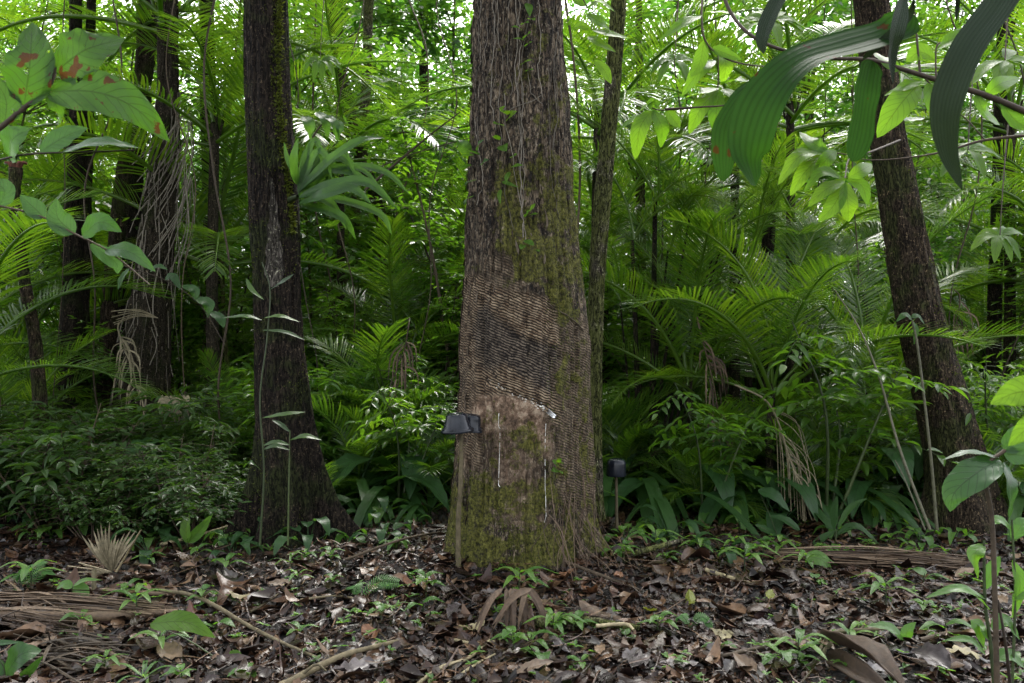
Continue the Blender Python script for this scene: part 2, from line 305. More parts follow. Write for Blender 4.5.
def tapbark():
    """bark of the tapped tree: 'Mask' r = cut stripes, g = dark panel, b = bare patch, a = moss ; 'Arc' x = arc length, z = height"""
    m, nt, N, L = newmat('tapped bark')
    out = N.new('ShaderNodeOutputMaterial'); bs = nd(N, 'ShaderNodeBsdfPrincipled', i_Roughness=.8); bs.inputs['Specular IOR Level'].default_value = .3
    mk = nd(N, 'ShaderNodeAttribute', attribute_name='Leaf'); sp = N.new('ShaderNodeSeparateColor'); L.new(mk.outputs['Color'], sp.inputs[0])
    ar = nd(N, 'ShaderNodeAttribute', attribute_name='Arc'); sx = N.new('ShaderNodeSeparateXYZ'); L.new(ar.outputs['Vector'], sx.inputs[0])
    tc = N.new('ShaderNodeTexCoord'); mp = N.new('ShaderNodeMapping'); mp.inputs['Scale'].default_value = (3, 3, .8); L.new(tc.outputs['Object'], mp.inputs[0])
    def noise(s, d=6., r=.65, v=tc.outputs['Object']):
        n = nd(N, 'ShaderNodeTexNoise', i_Scale=float(s), i_Detail=float(d), i_Roughness=r); L.new(v, n.inputs[0]); return n.outputs[0]
    def mr(x, a, b, c=0., d=1.):
        n = nd(N, 'ShaderNodeMapRange', interpolation_type='SMOOTHSTEP'); L.new(x, n.inputs[0])
        for k, vv in zip((1, 2, 3, 4), (a, b, c, d)): n.inputs[k].default_value = vv
        return n.outputs[0]
    def ma(op, x, y=None, z=None):
        n = nd(N, 'ShaderNodeMath', operation=op)
        for k, vv in enumerate((x, y, z)):
            if vv is None: continue
            if isinstance(vv, (int, float)): n.inputs[k].default_value = vv
            else: L.new(vv, n.inputs[k])
        return n.outputs[0]
    def mix(f, a, b, t='MIX'):
        n = nd(N, 'ShaderNodeMix', data_type='RGBA', blend_type=t)
        for k, vv in ((0, f), (6, a), (7, b)):
            if isinstance(vv, (int, float)): n.inputs[k].default_value = vv
            elif isinstance(vv, tuple): n.inputs[k].default_value = (*vv, 1)
            else: L.new(vv, n.inputs[k])
        return n.outputs[2]
    nb = noise(9, 9, .7, mp.outputs[0]); nf = noise(55, 6, .7); nm = noise(5.5, 7, .68); nl = noise(15, 4, .6); nw = noise(2.3, 4, .6); ns = noise(14, 3, .5)
    bark = ramp(N, [(.36, (.016, .011, .007)), (.5, (.095, .067, .043)), (.62, (.26, .20, .135))]); L.new(nb, bark.inputs[0])
    col = mix(mr(nf, .55, .62, 0, .8), bark.outputs[0], (.27, .23, .17))
    col = mix(mr(nl, .60, .68, 0, .5), col, (.19, .165, .12))
    mp3 = N.new('ShaderNodeMapping'); mp3.inputs['Scale'].default_value = (7, 7, 2.2); L.new(tc.outputs['Object'], mp3.inputs[0])
    ck = ma('ABSOLUTE', ma('SUBTRACT', noise(7, 5, .6, mp3.outputs[0]), .5)); ckm = mr(ck, .0, .07, .12, 1.12)
    old = ma('SUBTRACT', 1., ma('MAXIMUM', ma('MULTIPLY', sp.outputs[0], .85), ma('MULTIPLY', sp.outputs[2], .6)))
    hc = nd(N, 'ShaderNodeHueSaturation'); L.new(ma('ADD', 1., ma('MULTIPLY', old, ma('SUBTRACT', ckm, 1.))), hc.inputs['Value']); L.new(col, hc.inputs['Color']); col = hc.outputs[0]
    # bare, tan to pinkish renewed bark
    bare = ramp(N, [(.36, (.05, .03, .018)), (.5, (.27, .175, .115)), (.60, (.55, .42, .30))]); L.new(noise(18, 8, .7), bare.inputs[0])
    col = mix(ma('MULTIPLY', sp.outputs[2], mr(nl, .34, .52, .62, 1)), col, bare.outputs[0])
    # cut stripes
    ph = ma('ADD', sx.outputs['Z'], ma('MULTIPLY', sx.outputs['X'], .38)); ph = ma('ADD', ph, ma('MULTIPLY', ns, .030)); ph = ma('ADD', ph, ma('MULTIPLY', nl, .010))
    st = ma('PINGPONG', ma('MULTIPLY', ph, 1/.0152), .5)
    st = mr(st, .10, .30)
    ridge = mix(sp.outputs[1], mix(mr(noise(26, 5), .35, .65), (.15, .095, .055), (.42, .32, .21)), mix(mr(noise(40, 3), .38, .6), (.04, .03, .024), (.20, .16, .12)))
    groove = mix(sp.outputs[1], (.022, .014, .009), (.007, .005, .005))
    brk = mr(noise(19, 6, .75), .34, .5)
    scol = mix(ma('MULTIPLY', st, brk), groove, ridge)
    col = mix(ma('MULTIPLY', sp.outputs[0], mr(nf, .3, .42, .75, 1)), col, scol)
    # moss
    mossc = ramp(N, [(.38, (.02, .022, .004)), (.58, (.20, .20, .028))]); L.new(nf, mossc.inputs[0])
    mo = ma('MULTIPLY', mr(ma('ADD', ma('MULTIPLY', nm, .7), ma('ADD', ma('MULTIPLY', nl, .3), ma('MULTIPLY', ma('SUBTRACT', mk.outputs['Alpha'], .62), .26))), .475, .545), .85)
    col = mix(mo, col, mossc.outputs[0])
    L.new(col, bs.inputs['Base Color'])
    h = ma('MULTIPLY', ma('ADD', ma('MULTIPLY', nb, 1.4), ma('MULTIPLY', nf, .7)), ma('SUBTRACT', 1., ma('MULTIPLY', sp.outputs[0], .6))); h = ma('ADD', h, ma('MULTIPLY', mo, ma('MULTIPLY', nf, .9))); h = ma('ADD', h, ma('MULTIPLY', ma('MULTIPLY', st, sp.outputs[0]), .7))
    bp = nd(N, 'ShaderNodeBump', i_Strength=1.0, i_Distance=.03); h = ma('ADD', h, ma('MULTIPLY', ma('MULTIPLY', ckm, old), .8)); L.new(h, bp.inputs['Height']); L.new(bp.outputs[0], bs.inputs['Normal'])
    L.new(bs.outputs[0], out.inputs[0]); return m
M['tap'] = tapbark()

# ------------------------------------------------------------ object bookkeeping
THINGS = []
def tag(o, label=None, cat=None, group=None, kind=None):
    if label: o['label'] = label
    if cat: o['category'] = cat
    if group: o['group'] = group
    if kind: o['kind'] = kind
def empty(name, loc=(0, 0, 0), rz=0.):
    o = bpy.data.objects.new(name, None); COL.objects.link(o); o.location = loc; o.rotation_euler = (0, 0, rz); o.empty_display_size = .1; return o
def copy_tree(o, parent=None):
    c = o.copy(); COL.objects.link(c); c.parent = parent
    for ch in [k for k in o.children]: copy_tree(ch, c)
    return c
def group_of(name, things, label, cat, group):
    """give each of the copies its own label from what it stands beside, later"""
    for o in things: o['category'] = cat; o['group'] = group
    THINGS.append((label, things))
def setloc(o, x, y, z=None, rz=0, s=1., dz=0):
    o.location = (x, y, (gz(x, y).item() if z is None else z)+dz); o.rotation_euler = (0, 0, rz); o.scale = (s, s, s)

USED = {}
def spawn(proto, n_first_key, x, y, rz=0, s=1., z=None, dz=0, sz=None):
    """the first call moves the prototype itself, later calls copy it"""
    if n_first_key not in USED: o = proto; USED[n_first_key] = 1
    else: o = copy_tree(proto)
    setloc(o, x, y, z, rz, s, dz)
    if sz: o.scale = (s, s, s*sz)
    return o

exec_parts = []
# ------------------------------------------------------------ ground
def lines(lo, hi, step, far, k=1.25):
    c = list(np.arange(lo, hi+1e-6, step)); s = step
    while c[-1] < far: s *= k; c.append(c[-1]+s)
    s = step
    while c[0] > -far: s *= k; c.insert(0, c[0]-s)
    return np.array(c)
gx = lines(-6.5, 6.5, .06, 220); gy = lines(2.2, 11, .06, 220)
X, Y = np.meshgrid(gx, gy); Z = gz(X, Y)
mb = MB(); nx = len(gx); I = np.arange(len(gy)-1)[:, None]*nx; J = np.arange(nx-1)[None]
mb.add(np.stack([X, Y, Z], -1), np.stack([I+J, I+J+1, I+nx+J+1, I+nx+J], -1), np.array([.5, 0, 0, 1.]))
g = mb.build('ground', M['soil']); tag(g, kind='structure')

# ------------------------------------------------------------ leaf litter (nobody could count it)
def curl_grid(nu=4, nw=2):
    V = []; Q = []
    for i in range(nu+1):
        for j in range(nw+1): V.append([i/nu, (j/nw*2-1), 0])
    for i in range(nu):
        for j in range(nw): a = i*(nw+1)+j; Q.append([a, a+1, a+nw+2, a+nw+1])
    return np.array(V), np.array(Q)
def litter_leaves(mb, pos, L, W, tilt=.35, curl=1., rnd=None):
    N = len(pos); tv, tq = curl_grid()
    az = rng.random(N)*2*PI; d = np.stack([np.cos(az), np.sin(az), rng.normal(0, 1, N)*tilt*np.clip(.07/L, .35, 1.3)], -1)
    tl = tilt*np.clip(.07/L, .35, 1.3); n = nrm(np.stack([rng.normal(0, 1, N)*tl, rng.normal(0, 1, N)*tl, np.ones(N)], -1)); d = nrm(d); s_ = nrm(np.cross(n, d)); n = np.cross(d, s_)
    u = tv[:, 0][None]; c = tv[:, 1][None]
    w = .5*np.sin(PI*np.clip(u, .03, .97)**(.6+.7*rng.random((N, 1))))
    k = (rng.normal(0, .5, (N, 1))*curl); k2 = (rng.normal(0, .35, (N, 1))*curl); k3 = rng.normal(0, .25, (N, 1))*curl
    off = k*c**2*w*W[:, None]+k2*(u-.5)**2*L[:, None]*1.6+k3*(u-.5)*c*W[:, None]
    V = pos[:, None]+d[:, None]*((u-.5)*L[:, None])[..., None]+s_[:, None]*((c*w+.12*k3*np.sin(u*5))*W[:, None])[..., None]+n[:, None]*off[..., None]
    A = np.zeros((N, len(tv), 4)); A[..., 0] = (rng.random(N)**1.25 if rnd is None else rnd)[:, None]; A[..., 1] = u; A[..., 2] = c*.5+.5; A[..., 3] = 1
    mb.add(V, (tq[None]+(np.arange(N)*len(tv))[:, None, None]), A.reshape(-1, 4))
def scatter(n, ymin, ymax, pw=1.6, margin=.4):
    y = ymin+(ymax-ymin)*rng.random(n)**pw; x = (rng.random(n)*2-1)*(y*.62+margin); return x, y
def off_trunks(x, y):
    return (np.hypot(x-.05, y-4.9) > .43) & (np.hypot(x+1.3, y-5.3) > .33) & (np.hypot(x-3.1, y-5.85) > .3)
mb = MB()
x, y = scatter(19000, 2.5, 7.5, 1.25); k = off_trunks(x, y) & (fbm(np.stack([x*2.2, y*2.2, 0*x], -1), 61, 3) > -.35-.5*rng.random(len(x))); x, y = x[k], y[k]; n = len(x)
L_ = np.minimum(np.exp(rng.normal(np.log(.056), .55, n)), .19); W_ = L_*rng.uniform(.3, .62, n)
litter_leaves(mb, np.stack([x, y, gz(x, y)+.006+rng.random(n)**2*.035], -1), L_, W_, .30)
x, y = scatter(6000, 7.0, 16, 1.2); n = len(x); L_ = np.exp(rng.normal(np.log(.12), .35, n))
litter_leaves(mb, np.stack([x, y, gz(x, y)+.015+rng.random(n)*.03], -1), L_, L_*.5, .35)
# crumbs of rotted leaf and short twigs between them
x, y = scatter(26000, 2.5, 6.5, 1.2); k = off_trunks(x, y); x, y = x[k], y[k]; n = len(x)
L_ = np.exp(rng.normal(np.log(.028), .5, n)); litter_leaves(mb, np.stack([x, y, gz(x, y)+.004+rng.random(n)*.02], -1), L_, L_*rng.uniform(.15, .7, n), .5)
x, y = scatter(2600, 2.5, 7.5, 1.3); k = off_trunks(x, y); x, y = x[k], y[k]; n = len(x)
L_ = np.exp(rng.normal(np.log(.13), .5, n)); litter_leaves(mb, np.stack([x, y, gz(x, y)+.015+rng.random(n)*.035], -1), L_, .006+.005*rng.random(n), .12, 1, rnd=.3+.7*rng.random(n))
lt = mb.build('leaf_litter', M['litter']); tag(lt, kind='stuff')
lt['label'] = 'damp brown and purplish leaf litter covering the forest floor'

# low green ground cover of tiny sprouts, and grass-like threads
mb = MB(); x, y = scatter(1500, 2.6, 8, 1.0); cl = vnoise(np.stack([x*1.3, y*1.3, 0*x], -1), 21); k = (cl > .0) & off_trunks(x, y); x, y = x[k], y[k]
for i in range(len(x)):
    m_ = rng.integers(3, 7); a = rng.random(m_)*2*PI; b = np.array([x[i], y[i], gz(x[i], y[i])+.015+.04*rng.random()])
    d = np.stack([np.cos(a), np.sin(a), rng.uniform(-.1, .7, m_)], -1)
    leaves(mb, b+np.zeros((m_, 3)), d, [0, 0, 1], rng.uniform(.018, .045, m_), rng.uniform(.008, .02, m_), HEX)
gc = mb.build('ground_cover', G['seed']); tag(gc, kind='stuff'); gc['label'] = 'tiny green sprouts scattered through the leaf litter'

# ------------------------------------------------------------ trunks
def trunk_rows(prof, Yc, top, tapertop, base_z=-.25):
    """profile rows given as (pixel row, centre column, half width) at distance Yc -> (z, cx, cy, r)"""
    rows = []
    for (py, cx, hw) in prof:
        p = P(cx, py, Yc); rows.append([p[2], p[0], Yc, hw/F*Yc])
    rows.sort(key=lambda r: r[0])
    z0, x0, y0, r0 = rows[0]
    rows.insert(0, [min(base_z, z0-.2), x0, y0, r0*1.08])
    a, b = rows[-2], rows[-1]; slope = (b[1]-a[1])/(b[0]-a[0]); n = 6
    for i in range(1, n+1):
        t = i/n; z = b[0]+(top-b[0])*t; rows.append([z, b[1]+slope*(z-b[0])*.8, Yc, b[3]+(tapertop-b[3])*t])
    return np.array(rows)
def trunk_geo(rows, zs, sides, amp=.02, nz=(3, 1.2), buttress=None, seed=1, knots=()):
    th = np.arange(sides)/sides*2*PI
    cx = np.interp(zs, rows[:, 0], rows[:, 1]); cy = np.interp(zs, rows[:, 0], rows[:, 2]); r = np.interp(zs, rows[:, 0], rows[:, 3])
    # soften the profile's corners
    for _ in range(3):
        for q in (cx, r): q[1:-1] = (q[:-2]+2*q[1:-1]+q[2:])/4
    T, Zg = np.meshgrid(th, zs); R = r[:, None]*np.ones_like(T)
    C, S = np.cos(T), np.sin(T)
    q = np.stack([C*nz[0], S*nz[0], Zg*nz[1]], -1)
    R = R*(1+.05*vnoise(q*.45, seed))+amp*fbm(q, seed+1, 3)+amp*.35*fbm(np.stack([C*nz[0]*5, S*nz[0]*5, Zg*nz[1]*2.5], -1), seed+5, 3)
    rq = np.stack([C*nz[0]*3.2, S*nz[0]*3.2, Zg*nz[1]*1.5], -1); R = R-amp*1.1*(1-np.abs(vnoise(rq, seed+11)))**5-amp*.6*(1-np.abs(vnoise(rq*2.1, seed+12)))**5
    if buttress is not None: R = R+buttress(T, Zg, r[:, None])
    for (kt, kz, kr, ka) in knots:
        dd = np.hypot((np.angle(np.exp(1j*(T-kt))))*r[:, None], Zg-kz); R = R+ka*np.exp(-(dd/kr)**2)
    V = np.stack([cx[:, None]+R*C, cy[:, None]+R*S, Zg], -1)
    return V, T, Zg, R
def add_grid_tube(mb, V, A):
    n, k = V.shape[:2]; I = np.arange(n-1)[:, None]*k; J = np.arange(k)[None]; J2 = (J+1) % k
    mb.add(V, np.stack([I+J, I+J2, I+k+J2, I+k+J], -1), A)

def crown(name, root, centre, R, nt, mat=None, leafL=.16, kind=KITE, seed=0):
    """crown of separate leaves hung on twigs, gathered in clumps round branch ends"""
    mb = MB(); c = np.array(centre, float)
    ncl = max(8, nt//22); cl = c+randdir(ncl)*(rng.random((ncl, 1))**.4)*np.array(R)
    for i in range(ncl):
        m_ = 22; rr = .28*min(R)
        st = cl[i]+rng.normal(size=(m_, 3))*rr*np.array([1, 1, .55]); dd = nrm(randdir(m_, -.15)+nrm(cl[i]-c)*.6)
        for j in range(m_):
            k_ = 9; t = np.linspace(.1, 1, k_)[:, None]; ln = leafL*rng.uniform(2.2, 3.6)
            pp = st[j]+dd[j]*t*ln; pp[:, 2] -= (t[:, 0]**2)*ln*.3
            side = nrm(np.cross(dd[j], [0, 0, 1.]))*np.where(np.arange(k_) % 2, 1, -1)[:, None]
            ld = side+dd[j]*.6+rng.normal(size=(k_, 3))*.25; ld[:, 2] -= .35
            leaves(mb, pp, ld, nrm(np.array([0, 0, 1.])+rng.normal(size=(k_, 3))*.35), leafL*rng.uniform(.7, 1.2, k_), leafL*.42*rng.uniform(.8, 1.2, k_), kind)
    return mb

# --- the tapped rubber tree -------------------------------------------------------------
YT = 4.9
profT = [(-60, 519, 43), (0, 519, 44.5), (60, 519, 46), (120, 519.5, 48.5), (200, 520, 52), (250, 521.5, 55), (300, 523, 59.5), (350, 523.5, 62.5), (400, 522.5, 64.5), (450, 521.5, 67), (500, 520.5, 70.5), (535, 520, 75), (560, 521, 82)]
rowsT = trunk_rows(profT, YT, 13.5, .16)
zs = np.concatenate([np.linspace(-.25, 2.4, 520), np.linspace(2.42, 3.6, 80), np.linspace(3.75, 13.5, 40)])
def buttT(T, Zg, r):
    return .05*np.exp(-np.clip(Zg, 0, 9)/.16)*(.5+.9*np.cos(T*5+.7))+.012*np.sin(T*3+Zg*1.3)
V, T, Zg, R = trunk_geo(rowsT, zs, 300, .016, (3.2, 1.6), buttT, 31, knots=[(-1.9, 1.78, .10, .02), (-1.2, 1.72, .12, .022), (-1.35, .95, .2, .014), (-1.7, 1.3, .25, .006)])
ppx = 512+V[..., 0]/V[..., 1]*F; ppy = CY-(V[..., 2]-CAMH)/V[..., 1]*F     # used once, to read the wear off the bark, stored per vertex
front = sstep(.35, -.05, np.sin(T))
nn = fbm(np.stack([V[..., 0]*7, V[..., 1]*7, V[..., 2]*7], -1), 51, 3)
wl = fbm(np.stack([V[..., 0]*2.3, V[..., 1]*2.3, V[..., 2]*2.3], -1), 57, 3); q_ = nn*8
def box(x0, x1, y0, y1, s=5, sl=0., wv=10, qs=1.):
    yy = ppy-(ppx-500)*sl+q_*qs+wl*wv; xx = ppx+q_*.7*qs+wl*wv*.8
    return sstep(x0-s, x0+s, xx)*(1-sstep(x1-s, x1+s, xx))*sstep(y0-s, y0+s, yy)*(1-sstep(y1-s, y1+s, yy))*front
stripes = 1.0*np.maximum.reduce([box(474, 556, 286, 402, 5, .32), box(556, 600, 290, 470, 8, .3)*.45, box(482, 520, 262, 300, 8, .1)*.5, box(425, 480, 286, 470, 8, .3)*.85, box(552, 594, 400, 488, 8, .2)*.5, box(530, 560, 330, 392, 8, .2)*.8])
darkp = np.maximum(box(479, 556, 322, 374, 5, .36, 7, 1.1)*.9, box(448, 470, 375, 400, 7)*.6)
bare = np.maximum.reduce([box(478, 548, 380, 440, 6, .35)*1.15, box(494, 535, 420, 520, 16)*.65, box(476, 548, 286, 322, 6, .34)*.7, box(440, 480, 300, 470, 10)*.5])
moss = .42+.10*wl+.40*sstep(420, 530, ppy+wl*25)+.25*box(545, 600, 250, 470, 12)+.3*box(500, 600, 160, 285, 20)+.2*box(440, 490, 470, 570, 15)-1.0*darkp-.5*stripes*(1-.5*sstep(548, 560, ppx))-.15*box(478, 545, 377, 420, 8, .3)-.25*box(460, 500, 0, 260, 10)
moss = np.clip(moss, -1, 1.2)
# the renewed bark stands a little back from the old bark, with a lip along the current cut
arc = T*rowsT[6, 3]
ph = (V[..., 2]+arc*.38)/.0152; tri = np.abs(ph-np.round(ph))*2
dent = -.009*darkp-.004*box(478, 546, 377, 402, 3, .35)+.0035*(tri-.5)*stripes
lip = .012*np.exp(-((ppy-(378+(ppx-482)*.45)+q_*.3)/3.)**2)*sstep(478, 484, ppx)*(1-sstep(546, 550, ppx))*front
vl = lambda x0, a, b, w: np.exp(-((ppx-x0-wl*5-q_*.25)/w)**2)*sstep(a, a+15, ppy)*(1-sstep(b-15, b, ppy))*front
Rn = R+dent-lip-.014*vl(480.5, 270, 480, 2.2)+.010*vl(476, 270, 480, 3)-.010*vl(551, 300, 480, 2.2)+.012*vl(556, 300, 480, 4)+.006*wl*front*(1-stripes)
V[..., 0] += (Rn-R)*np.cos(T); V[..., 1] += (Rn-R)*np.sin(T)
A = np.stack([stripes, darkp, bare, moss], -1)
mb = MB(); add_grid_tube(mb, V, A.reshape(-1, 4))
tree = empty('rubber_tree', (0.05, YT, 0)); 
def child(mb, name, mat, root, smooth=True):
    o = mb.build(name, mat, None, smooth); o.parent = root; o.matrix_parent_inverse = Matrix.Translation(-root.location); return o
to = child(mb, 'trunk', M['tap'], tree)
at = to.data.attributes.new('Arc', 'FLOAT_VECTOR', 'POINT')
at.data.foreach_set('vector', np.stack([arc, 0*arc, V[..., 2]], -1).astype(np.float32).ravel())
tag(tree, 'thick mossy rubber tree with rows of slanting tapping cuts, latex streaks and a metal spout', 'rubber tree')
TV, TT = V, T
def on_trunk(x, y, out=.004):
    """point of the tapped trunk's near face that lies behind the given picture point"""
    d = (ppxV-x)**2+(ppyV-y)**2+1e6*(np.sin(TT) > .2); i = np.unravel_index(np.argmin(d), d.shape)
    c = TV[i]; ax = np.array([TV[i[0], :, 0].mean(), TV[i[0], :, 1].mean(), c[2]]); n = nrm(c-ax); return c+n*out, n
ppxV = 512+TV[..., 0]/TV[..., 1]*F; ppyV = CY-(TV[..., 2]-CAMH)/TV[..., 1]*F
def root_line(mb, pts, r=.002, out=.003, jit=0, seg=None):
    q = smooth_path(np.array([[a, b, 0] for a, b in pts]), seg or max(6, int(abs(pts[-1][1]-pts[0][1])/7)+4))
    p = np.array([on_trunk(a+random.uniform(-jit, jit), b, out)[0] for a, b, _ in q]); tube(mb, p, r, n=len(p)*2, k=5)
for line in ([(499, 413), (499.5, 440), (498.5, 470), (499.3, 487)], [(545.5, 424), (544.5, 450), (545.5, 480), (545, 522)]):
    mb = MB(); pts = []
    q = smooth_path(np.array([[a, b, 0] for a, b in line]), 26); p = np.array([on_trunk(a, b, .0015)[0] for a, b, _ in q])
    for i in range(0, 26):
        if rng.random() < .75: tube(mb, p[i:i+2] if i < 25 else p[i-1:i+1], rng.uniform(.0007, .0019), n=3, k=5)
    child(mb, 'latex_streak', M['latex'], tree)
mb = MB()
for _ in range(60):    # beads of set latex along the current cut
    t = rng.random()**.7; a = 486+t*60; b = 380+t*30+rng.normal(0, 2.0); c, n = on_trunk(a, b, .001); dd = np.array([1, 0, -.4])*rng.uniform(.003, .011)
    tube(mb, [c, c+dd+rng.normal(0, .002, 3)], rng.uniform(.0007, .002), n=3, k=5)
child(mb, 'set_latex', M['latex'], tree)
# metal spout: a short folded gutter pushed into the bark, and a wire sling below it
c, n = on_trunk(546, 409, 0)
sp_ = empty('spout_dummy') if False else None
mb = MB(); c2 = c+n*.055+np.array([.028, 0, -.035]); u_ = nrm(c2-c); s_ = nrm(np.cross(u_, n)); 
V4 = []
for t in np.linspace(0, 1, 6):
    for a in np.linspace(-1, 1, 7): V4.append(c-n*.008+(c2-c)*t+s_*a*.013*(1-.25*t)+nrm(np.cross(s_, u_))*(-.012*(1-a*a)*(1-.3*t)))
I = np.arange(5)[:, None]*7; J = np.arange(6)[None]; mb.add(V4, np.stack([I+J, I+J+1, I+J+8, I+J+7], -1), np.array([.5, 0, 0, 1.]))
sp = child(mb, 'spout', M['metal'], tree); so = sp.modifiers.new('s', 'SOLIDIFY'); so.thickness = .0015
c, n = on_trunk(548, 419, 0)
mb = MB(); th = np.linspace(0, 2*PI, 18); ring = [c+n*(.03+.028*math.sin(a))+np.array([.028*math.cos(a), 0, -.004*math.sin(a)]) for a in th]; tube(mb, ring, .002, n=40, k=5)
tube(mb, [c-n*.01, c+n*.02], .002); child(mb, 'cup_holder', M['twig'], tree)
# flaking bark along the left flank, real slivers standing off the trunk
mb = MB()
for _ in range(520):
    a = rng.uniform(462, 505) if rng.random() < .75 else rng.uniform(505, 572); b = rng.uniform(-40, 300) 
    if rng.random() < .3: a = rng.uniform(446, 470); b = rng.uniform(280, 520)
    c, n = on_trunk(a, b, 0); L = rng.uniform(.02, .09); s_ = nrm(np.cross(n, [0, 0, 1])); up = np.array([rng.normal(0, .12), 0, 1.])
    leaves(mb, [c-up*L*.5+n*rng.uniform(-.003, .003)], [up+n*rng.uniform(-.05, .16)], [n], L, rng.uniform(.006, .018), HEX)
fl = child(mb, 'bark_flakes', plainmat('bark flakes', [(.02, .014, .01), (.06, .045, .03), (.15, .12, .09)], .85, .2, 50, .5), tree); fl['kind'] = 'stuff'
# moss tufts at the base and right flank
mb = MB()
for _ in range(5200):
    if rng.random() < .55: a = rng.uniform(444, 598); b = rng.uniform(470, 566)
    else: a = rng.uniform(545, 592); b = rng.uniform(190, 480)
    if rng.random() < .25: a = rng.uniform(485, 550); b = rng.uniform(430, 560)
    if vnoise(np.array([[a*.06, b*.06, 0]]), 77)[0] < -.05: continue
    i = np.unravel_index(np.argmin((ppxV[::3, ::2]-a)**2+(ppyV[::3, ::2]-b)**2+1e6*(np.sin(TT[::3, ::2]) > .3)), ppxV[::3, ::2].shape)
    c = TV[::3, ::2][i]; n = nrm(np.array([c[0]-.05, c[1]-YT, .15]))
    leaves(mb, [c-n*.002]*2, nrm(n+rng.normal(0, .6, (2, 3))), nrm(rng.normal(size=(2, 3))), rng.uniform(.006, .015), .004, KITE)
child(mb, 'moss_tufts', G['moss'], tree)['kind'] = 'stuff'
# crown and limbs high above the picture
mb = MB(); topc = np.array([rowsT[-1, 1], YT, 13.0])
for k in range(9):
    a = k/9*2*PI+.3; s0 = topc+np.array([0, 0, -3.2+2.6*k/9]); e = s0+np.array([math.cos(a)*3.0, math.sin(a)*3.0, 2.0]); tube(mb, [s0, (s0+e)/2+np.array([0, 0, -.2]), e], [.12, .05, .02], n=10, k=7)
child(mb, 'limb', M['bark'], tree)
child(crown('crown', tree, topc+np.array([0, .3, .6]), (3.6, 3.6, 2.0), 180, leafL=.22), 'crown', G['far'], tree)

# --- other trunks -----------------------------------------------------------------------
def simple_tree(name, prof, Yc, mat, label, cat, top=11, tt=.06, sides=64, rows=170, amp=.010, buttress=None, seed=3, crown_spec=None, leafL=.2, nz=(3, 1.4), zdense=3.6, group=None):
    r = trunk_rows(prof, Yc, top, tt, base_z=-.2 if Yc < 12 else .0)
    zs = np.concatenate([np.linspace(r[0, 0], zdense, rows), np.linspace(zdense+.1, top, 24)])
    V, T, Zg, R = trunk_geo(r, zs, sides, amp, nz, buttress, seed)
    mb = MB(); add_grid_tube(mb, V, np.array([.5, 0, 0, 1.]))
    base = empty(name, (r[1, 1], Yc, gz(r[1, 1], Yc).item())); child(mb, 'trunk', mat, base)
    tag(base, label, cat, group)
    if crown_spec:
        R_, nt, matc = crown_spec; c = np.array([r[-1, 1], Yc, top-.4])
        mb = MB()
        for k in range(7):
            a = k/7*2*PI+seed; s0 = c+np.array([0, 0, -1.8+1.5*k/7]); e = c+np.array([math.cos(a)*R_[0]*.8, math.sin(a)*R_[1]*.8, R_[2]*.6]); tube(mb, [s0, (s0+e)/2-np.array([0, 0, .15]), e], [tt*.8, tt*.4, .012], n=9, k=6)
        child(mb, 'limb', M['darkbark'], base)
        child(crown('crown', base, c+np.array([0, 0, .5]), R_, nt, leafL=leafL), 'crown', matc, base)
    return base, V, T
# buttressed tree
def buttL(T, Zg, r):
    z = np.clip(Zg, 0, 9); s_ = 0
    for a, amp_, w, zr in ((-.18, .34, .15, .30), (-2.75, .26, .16, .32), (-1.25, .16, .16, .26), (-1.95, .12, .13, .22), (-.75, .14, .12, .2), (1.3, .3, .25, .35), (2.4, .25, .25, .3), (-2.0, .09, .2, .2)):
        d = np.angle(np.exp(1j*(T-a))); s_ = s_+amp_*np.exp(-(d/w)**2)*np.exp(-(z/zr)**1.15)
    # scar hollow with raised lips on the near right side
    d = np.angle(np.exp(1j*(T+1.15)))
    e = ((Zg-2.0)/.26)**2+(d/.32)**2
    s_ = s_-.035*np.exp(-e**2*.9)+.012*np.exp(-((e-1.6)/.6)**2)
    d = np.angle(np.exp(1j*(T+1.5))); e = ((Zg-1.42)/.07)**2+(d/.14)**2
    return s_-.03*np.exp(-e**2)+.01*np.exp(-((e-1.5)/.5)**2)
YL = 5.3
TL, VL, TTL = simple_tree('buttressed_tree', [(-60, 265, 21), (0, 266, 21.5), (60, 267, 22), (130, 270, 23), (200, 273, 24), (230, 274.5, 24.5), (262, 276, 23), (300, 276, 22.5), (350, 279, 24), (400, 284, 26.5), (440, 288, 28), (480, 290, 30), (541, 292, 33)], YL, M['darkbark'],
   'dark buttressed tree with an old hollow scar and flaring roots on the left', 'tree', top=12, tt=.07, sides=160, rows=330, amp=.009, buttress=buttL, seed=11, crown_spec=((2.6, 2.6, 1.8), 130, G['far']))
TR, VR, TTR = simple_tree('leaning_tree', [(-60, 868, 16.5), (0, 872, 17), (60, 878, 17.5), (130, 886, 18), (200, 899, 20), (250, 908, 21), (300, 916.5, 22), (350, 928, 23.5), (400, 941, 25), (440, 951, 26), (480, 959, 27), (512, 962, 31)], 6.0, M['bark'],
   'dark tree leaning left with epiphytes on its bark, standing on the right', 'tree', top=12, tt=.07, sides=110, rows=260, amp=.010, seed=21, crown_spec=((2.6, 2.6, 1.6), 120, G['far']),
   buttress=lambda T, Zg, r: .10*np.exp(-np.clip(Zg, 0, 9)/.28)*(.6+.6*np.cos(T*4+.4)))
